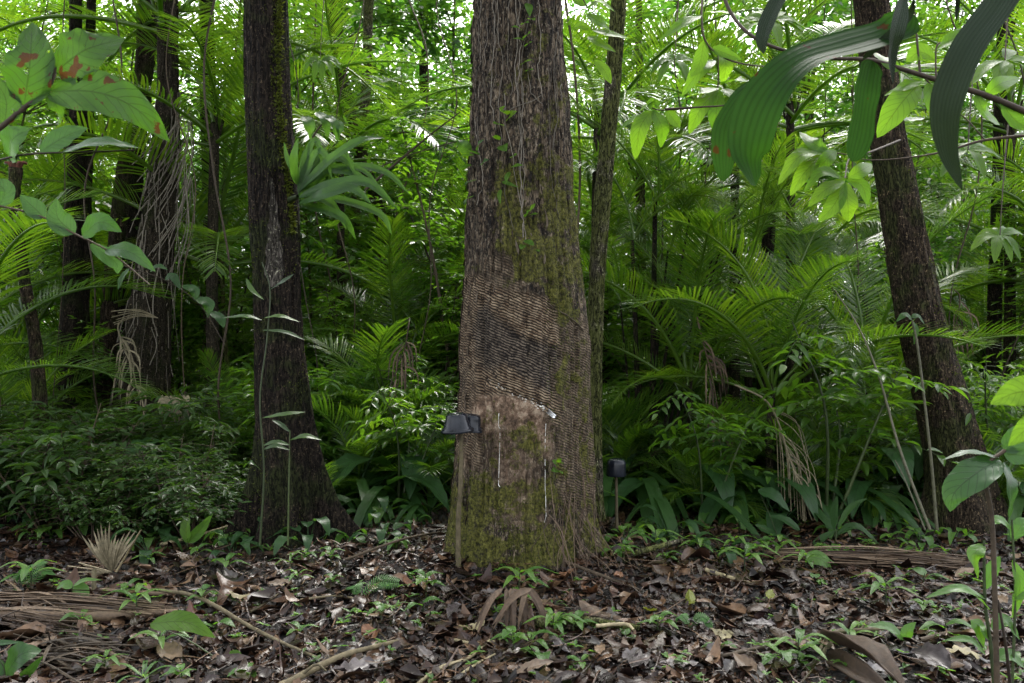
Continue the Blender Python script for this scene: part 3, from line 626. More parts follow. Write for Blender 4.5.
TM, VM, TTM = simple_tree('mossy_tree', [(-60, 621, 7), (0, 619.5, 7.6), (50, 616, 8), (100, 611.5, 8.2), (150, 607, 8.2), (200, 602.5, 8.2), (250, 599, 8.3), (300, 596, 8.3), (350, 594.5, 8.3), (400, 593.5, 8.6), (450, 593, 8.8), (500, 594, 9.5), (528, 595, 12)], 5.7, M['mossy'],
   'slim moss covered tree standing just behind the tapped tree', 'tree', top=10, tt=.03, sides=48, rows=220, amp=.006, seed=41, crown_spec=((1.5, 1.5, 1.3), 90, G['far']))
bgt = [
 ('slender_tree', [(-50, 76, 6), (100, 76, 6.5), (200, 75, 8), (300, 72, 10), (360, 70, 13), (430, 68, 15)], 8.2, M['darkbark'], 'straight dark trunk with paired stems, left of the palm trunk', 9.5, 51),
 ('slender_tree', [(-50, 92, 4), (150, 88, 5), (300, 84, 6), (430, 82, 8)], 8.3, M['darkbark'], 'thin dark trunk pressed against the straight paired trunk', 9.5, 52),
 ('slender_tree', [(-50, 152, 9), (30, 146, 9), (120, 140, 8.5), (160, 126, 8), (300, 110, 8), (430, 104, 10)], 8.6, M['bark'], 'bare dark trunk bending right as it rises beside the palm trunk', 9.5, 53),
 ('slender_tree', [(-50, 160, 7), (100, 143, 7), (200, 135, 7.5), (300, 128, 8), (430, 118, 10)], 8.9, M['darkbark'], 'dark trunk crossing close behind the fibrous palm trunk', 9.5, 54),
 ('slender_tree', [(150, 8, 4), (200, 15, 5), (260, 22, 6), (300, 28, 6.5), (360, 37, 7), (430, 46, 8)], 6.6, M['bark'], 'thin leaning trunk with a broken red brown top at the far left', 2.65, 55),
 ('slender_tree', [(-50, 205, 7), (100, 208, 7.5), (250, 212, 8), (340, 216, 9), (440, 218, 12)], 9.5, M['darkbark'], 'dark trunk half hidden by fronds left of the buttressed tree', 9, 56),
 ('slender_tree', [(-50, 325, 5), (80, 340, 6), (150, 360, 7), (230, 384, 7), (340, 388, 7), (440, 388, 9)], 10.5, M['bark'], 'crooked brown trunk midway between the buttressed and tapped trees', 9, 57),
 ('slender_tree', [(-50, 370, 5), (100, 366, 5), (250, 352, 6), (440, 345, 8)], 11.0, M['mossy'], 'thin mossy trunk behind the strap leaved epiphyte', 9, 58),
 ('slender_tree', [(-50, 639, 3), (100, 640, 3.2), (250, 641, 3.6), (440, 642, 5)], 8.5, M['mossy'], 'pale grey pole thin trunk right of the slim mossy tree', 8, 59),
 ('slender_tree', [(-50, 776, 5), (250, 768, 6.5), (380, 764, 7.5), (470, 766, 9)], 9.0, M['darkbark'], 'dark straight stem between the mossy and leaning trees', 8, 60),
 ('slender_tree', [(-50, 1005, 5), (200, 998, 6), (330, 994, 6.5), (450, 992, 8)], 9.0, M['darkbark'], 'dark upright trunk right of the leaning tree', 8, 61),
 ('slender_tree', [(-50, 1012, 3), (200, 1010, 3.5), (450, 1006, 6)], 11.5, M['bark'], 'thin far trunk near the right edge of the wood', 9, 62),
 ('slender_tree', [(-50, 700, 4), (200, 706, 5), (450, 712, 7)], 13., M['bark'], 'far thin brown trunk above the palm clump right of the mossy tree', 10, 63),
 ('slender_tree', [(-50, 420, 4), (200, 428, 5), (450, 432, 8)], 14., M['bark'], 'far thin trunk close left of the tapped tree', 10, 64),
]
for (nm, prof, Yc, mat, lab, top, sd) in bgt:
    simple_tree(nm, prof, Yc, mat, lab, 'tree', top=max(top, 3.7) if top > 3 else 3.7, tt=.03, sides=30, rows=90, amp=.010, seed=sd, crown_spec=((1.5, 1.5, 1.2), 70, G['far']) if top > 3 else None) if top > 3 else None
# the broken, leaning one
r_ = [P(46, 440, 6.6), P(37, 360, 6.6), P(28, 300, 6.6), P(20, 250, 6.6), P(14, 205, 6.6), P(16, 168, 6.6)]
mb = MB(); r_[0][2] = -.1; tube(mb, r_, [.06, .05, .045, .042, .04, .05], n=50, k=14, wob=.15)
base = empty('broken_sapling', (r_[0][0], 6.6, 0)); child(mb, 'trunk', M['bark'], base)
mb = MB()
for a in np.linspace(0, 5.5, 8): c = r_[-1]; tube(mb, [c+np.array([0, 0, -.04]), c+np.array([math.cos(a)*.05, math.sin(a)*.04, .03+.03*random.random()]), c+np.array([math.cos(a)*.09, math.sin(a)*.05, .03+.04*random.random()])], [.02, .014, .004], n=6, k=6)
child(mb, 'broken_top', plainmat('broken wood', [(.08, .03, .02), (.14, .06, .04)], .8, .2, 40), base)
tag(base, 'thin leaning sapling with a splintered reddish top at the far left', 'sapling')
# palm trunk wrapped in hanging fibre
prof = [(-60, 172, 8), (60, 170, 9), (140, 166, 13), (200, 160, 16), (280, 153, 19), (350, 146, 22), (430, 140, 27)]
FT, VF, TTF = simple_tree('fibrous_palm', prof, 8.0, M['fibre'], 'palm trunk wrapped in hanging grey fibres left of the buttressed tree', 'palm', top=5.5, tt=.07, sides=60, rows=150, amp=.02, seed=71)
# ------------------------------------------------------------ plant prototypes
def frond_mesh(nm, L=1., pairs=42, leaf=.26, w=.016, arch=1.0, mat=None, T=RIB, start=.16, droopl=.5, vang=.35, stiff=0., seedv=0, rr=.008, tipang=.75):
    """one feather frond along +X, arching in XZ; rachis and leaflets in one mesh"""
    mb = MB(); n = 26; s = np.linspace(0, 1, n); a = (.55-arch*1.35*s**1.5) ; dx = np.cos(a); dz = np.sin(a)
    px_ = np.concatenate([[0], np.cumsum((dx[1:]+dx[:-1])/2)])/(n-1)*L; pz_ = np.concatenate([[0], np.cumsum((dz[1:]+dz[:-1])/2)])/(n-1)*L
    yy = .03*L*np.sin(s*3+seedv)
    path = np.stack([px_, yy, pz_], -1); tube(mb, path, [rr*L*1.3, rr*L, rr*.25*L], n=24, k=5, rnd=.9)
    t = np.linspace(start, .985, pairs); pos = np.stack([np.interp(t, s, path[:, k]) for k in range(3)], -1); tan = nrm(np.stack([np.interp(t, s, nrm(np.gradient(path, axis=0))[:, k]) for k in range(3)], -1))
    up = nrm(np.cross(tan, [0, 1., 0]))*-1; up = np.where(up[:, 2:3] < 0, -up, up)
    for sd in (-1, 1):
        side = np.array([0, sd*1., 0]); ang = np.interp(t, [0, .5, 1], [1.25, .98, tipang-.3])+rng.normal(0, .05, pairs)
        keep = rng.random(pairs) > .04
        d = nrm(tan*np.cos(ang)[:, None]+side*np.sin(ang)[:, None]+up*(vang+rng.normal(0, .06, pairs))[:, None])
        prof = np.sin(PI*np.clip((t-start)/(1-start)*.86+.10, 0, 1))**.55
        Ll = leaf*L*prof*rng.uniform(.93, 1.07, pairs)
        nn_ = nrm(up+tan*rng.normal(.1, .15, (pairs, 1)))
        leaves(mb, pos[keep], d[keep], nn_[keep], Ll[keep], w*L*np.ones(keep.sum()), T, droop=droopl*2.4)
    return mb.mesh(nm, mat)
fr_feather = [frond_mesh('feather_frond', 1., 60, .22, .0085, 1.0, G['palm'], seedv=0), frond_mesh('feather_frond', 1., 66, .20, .0075, .75, G['palm'], seedv=1, droopl=.35), frond_mesh('feather_frond', 1., 56, .23, .0095, 1.35, G['palm'], seedv=2, droopl=.7)]
fr_coarse = [frond_mesh('coarse_frond', 1., 26, .34, .019, .9, G['palm'], start=.3, droopl=.5, T=RIB), frond_mesh('coarse_frond', 1., 22, .36, .022, 1.3, G['palm'], start=.35, droopl=.8, T=RIB), frond_mesh('coarse_frond', 1., 34, .30, .013, 1.1, G['palm'], start=.3, droopl=.6)]
def add_frond(root, mesh, az, el, L, z0=0, nm='frond', roll=0, off=(0, 0, 0)):
    o = bpy.data.objects.new(nm, mesh); COL.objects.link(o); o.parent = root; o.location = (off[0], off[1], z0+off[2])
    o.rotation_euler = (Matrix.Rotation(az, 4, 'Z') @ Matrix.Rotation(-el, 4, 'Y') @ Matrix.Rotation(roll, 4, 'X')).to_euler(); o.scale = (L, L, L); return o
def palm_proto(name, n, L, h, meshes, el=(.1, 1.1), stem_r=.035, seed=0, stem=True, fr='frond'):
    root = empty(name); R0 = random.Random(seed)
    if stem:
        mb = MB(); m_ = 1 if h > .5 else 0
        tube(mb, [[0, 0, -.15], [.02, .01, h*.5], [0, 0, h+.05]], [stem_r*1.25, stem_r, stem_r*.8], n=14, k=10, wob=.08, rnd=.2)
        for k in range(7): a = R0.random()*6.28; tube(mb, [[math.cos(a)*stem_r, math.sin(a)*stem_r, h-.15], [math.cos(a)*stem_r*2.2, math.sin(a)*stem_r*2.2, h+.12]], .006, k=5, rnd=.2)
        mb.build('stem', M['fibre'], root)
    for k in range(n):
        t = k/max(1, n-1); add_frond(root, R0.choice(meshes), k*2.399+R0.uniform(-.2, .2), el[0]+(el[1]-el[0])*t+R0.uniform(-.1, .1), L*R0.uniform(.8, 1.1), h*(.93+.07*t), roll=R0.uniform(-.3, .3))
    return root
def shrub_proto(name, H, R, ntw, leafL, mat, stemmat, T=OVA, seed=0, wr=.42, clumps=7, lay=.25, droop=1.):
    """several stems, side branches, and leaves set alternately along real twigs"""
    root = empty(name); st = MB(); lf = MB(); R0 = np.random.default_rng(seed)
    tips = []
    for i in range(clumps):
        a = R0.random()*6.28; rr = R*R0.random()**.6; h = H*R0.uniform(.45, 1.)
        e = np.array([math.cos(a)*rr, math.sin(a)*rr, h]); b = np.array([math.cos(a)*.04*R, math.sin(a)*.04*R, -.05]); mid = (b+e)/2+np.array([R0.normal(0, .06), R0.normal(0, .06), .08*H])
        p = smooth_path([b, mid, e], 12); tube(st, p, [.006*H+.004, .003], n=12, k=5); tips.append(p)
    for j in range(ntw):
        p = tips[R0.integers(len(tips))]; t = R0.uniform(.25, 1.)**.7; q = p[int(t*11)]
        az = R0.random()*6.28; ln = leafL*R0.uniform(2., 5.); d = np.array([math.cos(az), math.sin(az), R0.normal(lay, .25)]); d = d/np.linalg.norm(d)
        m_ = int(R0.integers(5, 11)); tt = np.linspace(.15, 1, m_)[:, None]; pp = q+d*tt*ln; pp[:, 2] -= (tt[:, 0]**2)*ln*.22
        tube(st, [q, pp[m_//2], pp[-1]], [.0028, .001], n=5, k=4)
        side = nrm(np.cross(d, [0, 0, 1.]))*np.where(np.arange(m_) % 2, 1, -1)[:, None]
        ld = side*.9+d*.65+R0.normal(size=(m_, 3))*.2; ld[-1] = d; ld[:, 2] -= .18
        leaves(lf, pp, ld, nrm(np.array([0, 0, 1.])+R0.normal(size=(m_, 3))*.22), leafL*R0.uniform(.65, 1.15, m_), leafL*wr*R0.uniform(.85, 1.15, m_), T, rnd=np.clip(R0.normal(.35+.5*((j*.37) % 1)*.6, .12, m_), 0, 1), droop=droop)
    st.build('stems', stemmat, root); lf.build('foliage', mat, root)
    return root
def herb_proto(name, n, L, w, mat, seed=0, prof='ovate', h=.5, el=(.5, 1.2), stem=None, fold=.15, part='leaf', nu=10):
    """rosette of broad or strap leaves, each a part of its own, on arching stalks"""
    root = empty(name); R0 = random.Random(seed)
    for k in range(n):
        a = k*2.399+R0.uniform(-.3, .3); e = el[0]+(el[1]-el[0])*R0.random(); hh = h*R0.uniform(.6, 1.1); d = np.array([math.cos(a), math.sin(a), 0])
        b = np.array([0, 0, -.02]); q = d*hh*math.cos(e)*.9+np.array([0, 0, hh*math.sin(e)]); l = L*R0.uniform(.75, 1.1)
        mb = MB()
        if h > .02: tube(mb, [b, (b+q)/2+np.array([0, 0, .07*h]), q], [.006*(.5+L), .003], n=7, k=5, rnd=.3)
        dr = R0.uniform(.2, .75)
        pts = [q, q+d*l*.35+np.array([0, 0, l*.14]), q+d*l*.7+np.array([0, 0, l*(.14-.3*dr)]), q+d*l*.93+np.array([0, 0, -l*dr*.75])]
        blade(mb, pts, w*R0.uniform(.8, 1.15), (0, 0, 1), prof, nu=nu, nw=2, fold=fold, wave=.03)
        mb.build(part, mat, root)
    if stem: mb = MB(); tube(mb, [[0, 0, -.05], [0, 0, .05]], .008, k=6); mb.build('stem', stem, root)
    return root
def seedling_proto(seed, n, L, w, H, mat, prof='lance'):
    root = empty('seedling'); R0 = random.Random(seed); mb = MB(); tube(mb, [[0, 0, -.03], [R0.uniform(-.01, .01), 0, H*.5], [0, 0, H]], [.0035, .002], k=5); mb.build('stem', M['greenstem'], root)
    for k in range(n):
        a = k*2.399; z = H*(.55+.45*k/n); l = L*R0.uniform(.7, 1.1); d = np.array([math.cos(a), math.sin(a), 0]); b = np.array([0, 0, z]); mb = MB()
        blade(mb, [b, b+d*l*.45+np.array([0, 0, l*.18]), b+d*l+np.array([0, 0, -l*.12*R0.random()+l*.05])], w*R0.uniform(.8, 1.1), (0, 0, 1), prof, nu=8, nw=2, fold=.18); mb.build('leaf', mat, root)
    return root
def bgtree_proto(name, H, R, nt, leafL, seed, mat, trunk_r=.05, kind=KITE, low=.12):
    trunk_r *= .7
    """understorey tree: trunk, limbs and loose sprays from low on the trunk to the top"""
    root = empty(name); R0 = np.random.default_rng(seed); tr = MB(); lf = MB()
    pt = smooth_path([[0, 0, -.2], [R0.normal(0, .1), R0.normal(0, .1), H*.4], [R0.normal(0, .3), R0.normal(0, .3), H]], 20); tube(tr, pt, [trunk_r, trunk_r*.7, trunk_r*.2], n=20, k=8, wob=.1)
    for i in range(nt//16):
        t = low+(1-low)*R0.random(); b = pt[min(19, int(t*19))]; az = R0.random()*6.28; ln = R*R0.uniform(.4, 1.)*(1.15-.5*t); e = b+np.array([math.cos(az)*ln, math.sin(az)*ln, ln*R0.uniform(-.05, .6)])
        br = smooth_path([b, (b+e)/2+np.array([0, 0, .08*ln]), e], 8); tube(tr, br, [trunk_r*.35, .004], n=8, k=5)
        for j in range(16):
            q = br[R0.integers(2, 8)]+R0.normal(size=3)*.08*R; d = nrm(R0.normal(size=3)+nrm(e-b)*.8); d[2] *= .5; m_ = 9; l2 = leafL*R0.uniform(2.5, 5); tt = np.linspace(.1, 1, m_)[:, None]; pp = q+d*tt*l2; pp[:, 2] -= tt[:, 0]**2*l2*.25
            side = nrm(np.cross(d, [0, 0, 1.]))*np.where(np.arange(m_) % 2, 1, -1)[:, None]; ld = side*.9+d*.6+R0.normal(size=(m_, 3))*.25; ld[:, 2] -= .3
            leaves(lf, pp, ld, nrm(np.array([0, 0, 1.])+R0.normal(size=(m_, 3))*.35), leafL*R0.uniform(.65, 1.2, m_), leafL*.42*R0.uniform(.8, 1.2, m_), kind)
    tr.build('trunk', M['mossy'], root); lf.build('crown', mat, root)
    return root

BATCH = {}
def reg(o, key, text, cat, group): 
    o['category'] = cat; o['group'] = group; BATCH.setdefault((key, text), []).append(o)
def W(x, Y): return (x-512)/F*Y, Y

# ---- far wood: trees, 9 to 34 m ---------------------------------------------------------
tp = [bgtree_proto('understorey_tree', 7, 1.9, 380, .15, 101, G['far'], .05), bgtree_proto('understorey_tree', 5.5, 1.6, 330, .12, 102, G['far'], .04, low=.15), bgtree_proto('understorey_tree', 8.5, 2.1, 420, .20, 103, G['far'], .07), bgtree_proto('understorey_tree', 4., 1.5, 340, .13, 104, G['mid'], .03, low=.1), bgtree_proto('understorey_tree', 6.5, 1.7, 360, .11, 105, G['mid'], .04, low=.2)]
tnames = ['loose leafy understorey tree', 'low branching small leaved tree', 'tall large leaved tree', 'bushy low tree', 'slim darker small leaved tree']
R1 = random.Random(5)
spots = []
for row, (Yr, n) in enumerate([(11, 3), (13.5, 6), (16, 9), (18, 12), (22, 14), (27, 15), (33, 16)]):
    for i in range(n):
        xx = -80+1184*(i+.5+R1.uniform(-.35, .35))/n; spots.append((xx, Yr*R1.uniform(.93, 1.07), row))
for xx, Yy in [(310, 9.8), (385, 10.8), (455, 11), (575, 10), (700, 11), (905, 10.5), (1010, 10), (420, 13.5), (20, 10.5)]: spots.append((xx, Yy, 1))
DARKSP = [(40, 9.3), (110, 9.9), (190, 10.2), (235, 9.0), (-20, 9.8), (70, 12), (170, 12.6), (5, 8.4)]
for xx, Yy in DARKSP: spots.append((xx, Yy, -1))
for xx, Yy in [(330, 12), (420, 14), (372, 15.5), (450, 12.5), (640, 14), (700, 15), (800, 14), (950, 13), (870, 16), (300, 15), (600, 12.5), (1000, 15)]: spots.append((xx, Yy, -2))
for i in range(13): spots.append((-60+1150*(i+R1.uniform(.1, .9))/13, R1.uniform(18, 20), 6)); spots.append((-60+1150*(i+R1.uniform(.1, .9))/13, R1.uniform(24, 27), 7))
used = set()
for i, (xx, Yy, row) in enumerate(spots):
    if row < 2 and (640 < xx < 880 and R1.random() < .35): continue
    k = (4 if i % 2 else 3) if row == -1 else (2 if i % 3 else 0) if row == -2 else (i*3+row) % 5 if row > 1 else R1.choice([1, 3, 4])
    x, y = W(xx, Yy); o = spawn(tp[k], ('t', k), x, y, R1.uniform(0, 6.28), R1.uniform(.8, 1.1)*(1+.09*max(row, 0)))
    reg(o, 'tree%d' % k, tnames[k], 'tree', 'trees of the wood behind'); used.add(k)
# the wood closing the view
mb = MB()
for (Yr, nn_, L0, hh) in [(34, 16000, .34, 10), (42, 20000, .42, 15), (54, 20000, .6, 21)]:
    xx = (rng.random(nn_)*2-1)*Yr*.85; cl = fbm(np.stack([xx*.25, 0*xx, 0*xx+Yr], -1), 91, 3)
    zz = rng.random(nn_)**.9*hh*(1+.3*cl); yy = Yr+rng.normal(0, 2.5, nn_)
    q = np.stack([xx, yy, zz], -1); k = vnoise(q*.45, 92) > -.25; q = q[k]; q[:, 2] += gz(q[:, 0], q[:, 1])
    leaves(mb, q, randdir(len(q), -.2), randdir(len(q), .8), L0*rng.uniform(.6, 1.2, len(q)), L0*.45, KITE)
fw = mb.build('distant_woods', G['far']); tag(fw, 'distant mass of pale green forest closing the view', kind='stuff')

for (x, y, H) in [(-4.9, 2.2, 9)]:  # unseen tree, added to shade the ground and trunks from the left
    mb = MB(); tube(mb, [[x, y, -.2], [x+.1, y, H*.5], [x, y+.1, H]], [.16, .13, .08], n=20, k=14, wob=.1)
    e_ = empty('added_shade_tree', (x, y, 0)); child(mb, 'trunk', M['darkbark'], e_); child(crown('crown', e_, (x, y, H+.3), (2.8, 2.8, 1.4), 300, leafL=.22), 'crown', G['far'], e_)
    tag(e_, 'unseen canopy tree added to shade the ground, ' + ('left near the leaf branch' if y > 0 else 'behind to the left' if x < 0 else 'behind to the right'), 'tree')
# ---- feather palms ----------------------------------------------------------------------
pf = [palm_proto('feather_palm', 12, 1.9, 1.75, fr_feather, (-.25, .95), .04, 1), palm_proto('feather_palm', 9, 1.6, .9, fr_feather, (-.1, 1.0), .03, 2), palm_proto('feather_palm', 8, 1.3, .15, fr_feather, (.15, 1.1), .02, 3)]
pc = [palm_proto('understorey_palm', 9, 1.15, .12, fr_coarse, (.25, 1.2), .015, 4), palm_proto('understorey_palm', 12, .9, .05, fr_coarse, (.2, 1.2), .012, 5), palm_proto('understorey_palm', 8, 1.5, .5, fr_coarse, (.1, 1.1), .02, 6)]
for (xx, Yy, k, s, rz) in [(604, 8.4, 0, 1.1, .4), (672, 8.0, 0, .9, 1.5), (440, 10.5, 0, 1.1, 2.2), (806, 8.0, 0, .95, .9), (750, 10.2, 0, 1.1, 2.0), (212, 8.4, 0, 1.2, .1), (20, 8.6, 1, 1.3, 1.3), (985, 9.4, 1, 1.2, .5), (95, 11.2, 0, 1.3, 4), (700, 13.5, 0, 1.3, 5), (-60, 7.2, 1, 1.2, 0), (5, 6.8, 2, 1., .8), (905, 7.6, 2, 1., .3), (1060, 8.2, 0, 1.1, 2.), (860, 15, 0, 1.5, 1.), (225, 7.6, 2, .9, .2), (772, 6.5, 1, 1.0, 2.9), (868, 6.9, 1, 1.05, 1.1), (-45, 6.0, 1, 1.1, .1), (690, 6.9, 1, 1.0, 4.2), (395, 8.4, 1, 1.0, .6)]:
    x, y = W(xx, Yy); o = spawn(pf[k], ('pf', k), x, y, rz, s); reg(o, 'pf%d' % k, ['tall arching feather palm', 'mid height feather palm', 'low stemless feather palm'][k], 'palm', 'feather palms behind the tapped tree')
# high palm fronds that reach down from stems out of the picture's top
for (xx, Yy, h, s, rz) in [(162, 8.0, 4.4, 1.25, .5), (215, 8.0, 3.3, 1.1, 2.9), (70, 9.5, 3.9, 1.3, 2.5), (640, 8.8, 3.0, 1.15, .2), (735, 8.6, 3.3, 1.0, 1.2), (598, 7.6, 3.25, .95, 2.2), (790, 7.9, 3.5, .95, .3), (340, 9.5, 3.5, 1.0, .8), (1010, 8.8, 3.6, 1.1, .6)]:
    key = ('tallpalm',)
    if key not in USED:
        tallp = palm_proto('tall_palm', 10, 2.0, 3.8, fr_feather, (-.35, .9), .05, 9)
    x, y = W(xx, Yy); o = spawn(tallp, key, x, y, rz, s, sz=h/3.8/s); reg(o, 'tallpalm', 'tall slim palm with high fronds', 'palm', 'tall slim palms')
# understorey palms, 6 to 11 m
R2 = random.Random(8)
lst = []
for xx in range(335, 455, 50): lst.append((xx+R2.uniform(-10, 10), R2.uniform(6.3, 7.6)))
for xx in range(612, 900, 44): lst.append((xx+R2.uniform(-10, 10), R2.uniform(6.2, 9.)))
for xx in range(-30, 250, 40): lst.append((xx+R2.uniform(-20, 20), R2.uniform(6.2, 8.5)))
for xx in [322, 350, 372, 398, 424, 446, 612, 630, 655, 682, 704, 730, 752, 785, 812, 836, 866, 892, 985, 1015]: lst.append((xx+R2.uniform(-8, 8), R2.uniform(5.9, 7.4)))
for i, (xx, Yy) in enumerate(lst):
    x, y = W(xx, Yy); k = R2.choice([0, 1, 2, 0, 1]); o = spawn(pc[k], ('pc', k), x, y, R2.uniform(0, 6.28), R2.uniform(.5, .82)); reg(o, 'pc%d' % k, ['stemless palm with wide leaflets', 'dense short tuft palm', 'short stemmed coarse palm'][k], 'palm', 'understorey palms')
# ---- saplings of the middle distance
sap = [shrub_proto('young_tree', 2.9, .75, 300, .085, G['sap'], M['twig'], HEX, 31, clumps=5, wr=.45, lay=.15), shrub_proto('young_tree', 2.3, .8, 260, .12, G['sap'], M['twig'], HEX, 32, clumps=5, wr=.36), shrub_proto('young_tree', 3.4, .9, 330, .10, G['sap'], M['twig'], HEX, 33, clumps=4, wr=.42)]
for i in range(44):
    xx = -60+1150*(i+R2.random())/44; Yy = R2.uniform(7.6, 13.5)
    if (-60 < xx < 240 and R2.random() < .5): continue
    x, y = W(xx, Yy); k = R2.choice([0, 0, 1, 2]); o = spawn(sap[k], ('sap', k), x, y, R2.uniform(0, 6.28), R2.uniform(.6, 1.15)); reg(o, 'sap%d' % k, ['young tree with small bright leaves', 'young tree with broad bright leaves', 'tall thin young tree'][k], 'young tree', 'young trees of the middle distance')
nsap = [shrub_proto('sapling', 1.7, .5, 40, .13, G['sap'], M['greenstem'], LAN, 41, clumps=3, wr=.34, lay=.1), shrub_proto('sapling', 1.2, .45, 46, .08, G['dark'], M['twig'], OVA, 42, clumps=3, wr=.42, lay=.1), shrub_proto('sapling', 2.3, .55, 60, .12, G['sap'], M['greenstem'], LAN, 43, clumps=3, wr=.3, lay=.0)]
for (xx, Yy) in [(30, 6.2), (215, 6.6), (400, 6.2), (705, 5.9), (828, 5.9), (1000, 6.4), (415, 7.5), (845, 8.), (990, 7.6), (380, 8.4), (440, 8.6), (300, 8.2), (690, 8.6)]:
    k = 0 if xx > 250 and R2.random() < .5 else 1 if xx < 250 else 2; x, y = W(xx, Yy); o = spawn(nsap[k], ('nsap', k), x, y, R2.uniform(0, 6.28), R2.uniform(.55, 1.15)); reg(o, 'nsap%d' % k, ['slender open sapling with narrow leaves', 'small dark oval leaved sapling', 'tall slender narrow leaved sapling'][k], 'sapling', 'slender saplings')
# ---- hanging bare vines
for i, (xx, Yy) in enumerate([(300, 7.5), (322, 9), (352, 8.2), (410, 9.4), (436, 8), (560, 7), (655, 7.8), (690, 9), (722, 7.5), (820, 8.6), (850, 7.2), (962, 7.6), (1012, 7.1), (182, 7.2), (228, 6.9), (105, 7.4), (55, 7.3), (200, 9.5)]):
    x, y = W(xx, Yy); mb = MB(); n_ = 7; pts = [[x+R2.uniform(-.12, .12)+.1*math.sin(j+i), y+R2.uniform(-.1, .1), -.05+6.2*j/n_] for j in range(n_+1)]; tube(mb, pts, R2.uniform(.004, .011), n=50, k=5, wob=.2)
    mb.v = [v-np.array([x, y, 0]) for v in mb.v]; o = mb.build('hanging_vine', M['twig']); o.location = (x, y, 0); reg(o, 'vine', 'thin bare hanging vine', 'vine', 'bare hanging vines')
# ---- clump of thin leaning palm stems right of the mossy tree
mb = MB(); root = empty('palm_clump', (W(648, 7.2)[0], 7.2, 0))
for (x0, x1, y1, r) in [(640, 632, 240, .03), (652, 655, 200, .035), (648, 690, 215, .018), (655, 725, 235, .014), (650, 712, 260, .014), (660, 748, 262, .012), (645, 668, 250, .016), (636, 620, 300, .014), (662, 700, 330, .02)]:
    mb = MB(); tube(mb, [P(x0, 505, 7.2)*[1, 1, 0], P((x0*1.2+x1*.8)/2, (505+y1)/2, 7.2), P(x1, y1, 7.0)], [r, r*.8, r*.5], n=24, k=7, wob=.1); child(mb, 'stem', M['darkbark'], root)
    for q in range(3): add_frond(root, R2.choice(fr_feather), R2.uniform(0, 6.28), R2.uniform(.2, 1.0), R2.uniform(.8, 1.3), off=tuple(P(x1, y1, 7.0)-np.array(root.location)))
tag(root, 'clump of thin dark palm stems fanning out right of the mossy tree', 'palm')
# ---- shrubs -----------------------------------------------------------------------------
sh = [shrub_proto('shrub', 1.0, .7, 170, .075, G['dark'], M['twig'], HEX, 1, clumps=9), shrub_proto('shrub', 1.5, .7, 170, .10, G['mid'], M['twig'], HEX, 2, clumps=8), shrub_proto('shrub', .6, .6, 130, .07, G['dark'], M['twig'], HEX, 3, clumps=8), shrub_proto('shrub', 2.2, .8, 200, .12, G['mid'], M['twig'], OVA, 4, wr=.36, clumps=6), shrub_proto('shrub', 1.3, .8, 120, .15, G['mid'], M['greenstem'], LAN, 5, wr=.26, clumps=7)]
sh += [shrub_proto('shrub', .9, .6, 80, .12, G['dark'], M['twig'], OVA, 6, clumps=7, wr=.44), shrub_proto('shrub', 1.1, .6, 70, .17, G['dark'], M['greenstem'], LAN, 7, wr=.24, clumps=6)]
sn = ['knee high dark small leaved shrub', 'waist high mid green shrub', 'low sprawling dark shrub', 'tall open pointed leaved shrub', 'long narrow leaved shrub', 'knee high shrub with larger oval leaves', 'dark narrow leafy shrub']
lst = []
for xx in range(-50, 250, 19): lst.append((xx+R2.uniform(-8, 8), R2.uniform(5.6, 7.4), R2.choice([0, 0, 2, 5, 5, 6])))
for xx in range(-40, 240, 45): lst.append((xx+R2.uniform(-8, 8), R2.uniform(5.2, 5.9), R2.choice([2, 5])))
for xx in range(300, 450, 30): lst.append((xx+R2.uniform(-8, 8), R2.uniform(6.6, 8.5), R2.choice([1, 4, 6])))
for xx in range(640, 1060, 34): lst.append((xx+R2.uniform(-10, 10), R2.uniform(6.6, 8.8), R2.choice([5, 0, 4, 2])))
for xx in range(260, 1080, 64): lst.append((xx+R2.uniform(-10, 10), R2.uniform(9, 12.5), R2.choice([1, 3, 1, 4])))
for (xx, Yy, k) in lst:
    x, y = W(xx, Yy)
    if not off_trunks(np.array(x), np.array(y)): continue
    o = spawn(sh[k], ('sh', k), x, y, R2.uniform(0, 6.28), R2.uniform(.55, .95)); reg(o, 'sh%d' % k, sn[k], 'shrub', 'shrubs of the undergrowth')
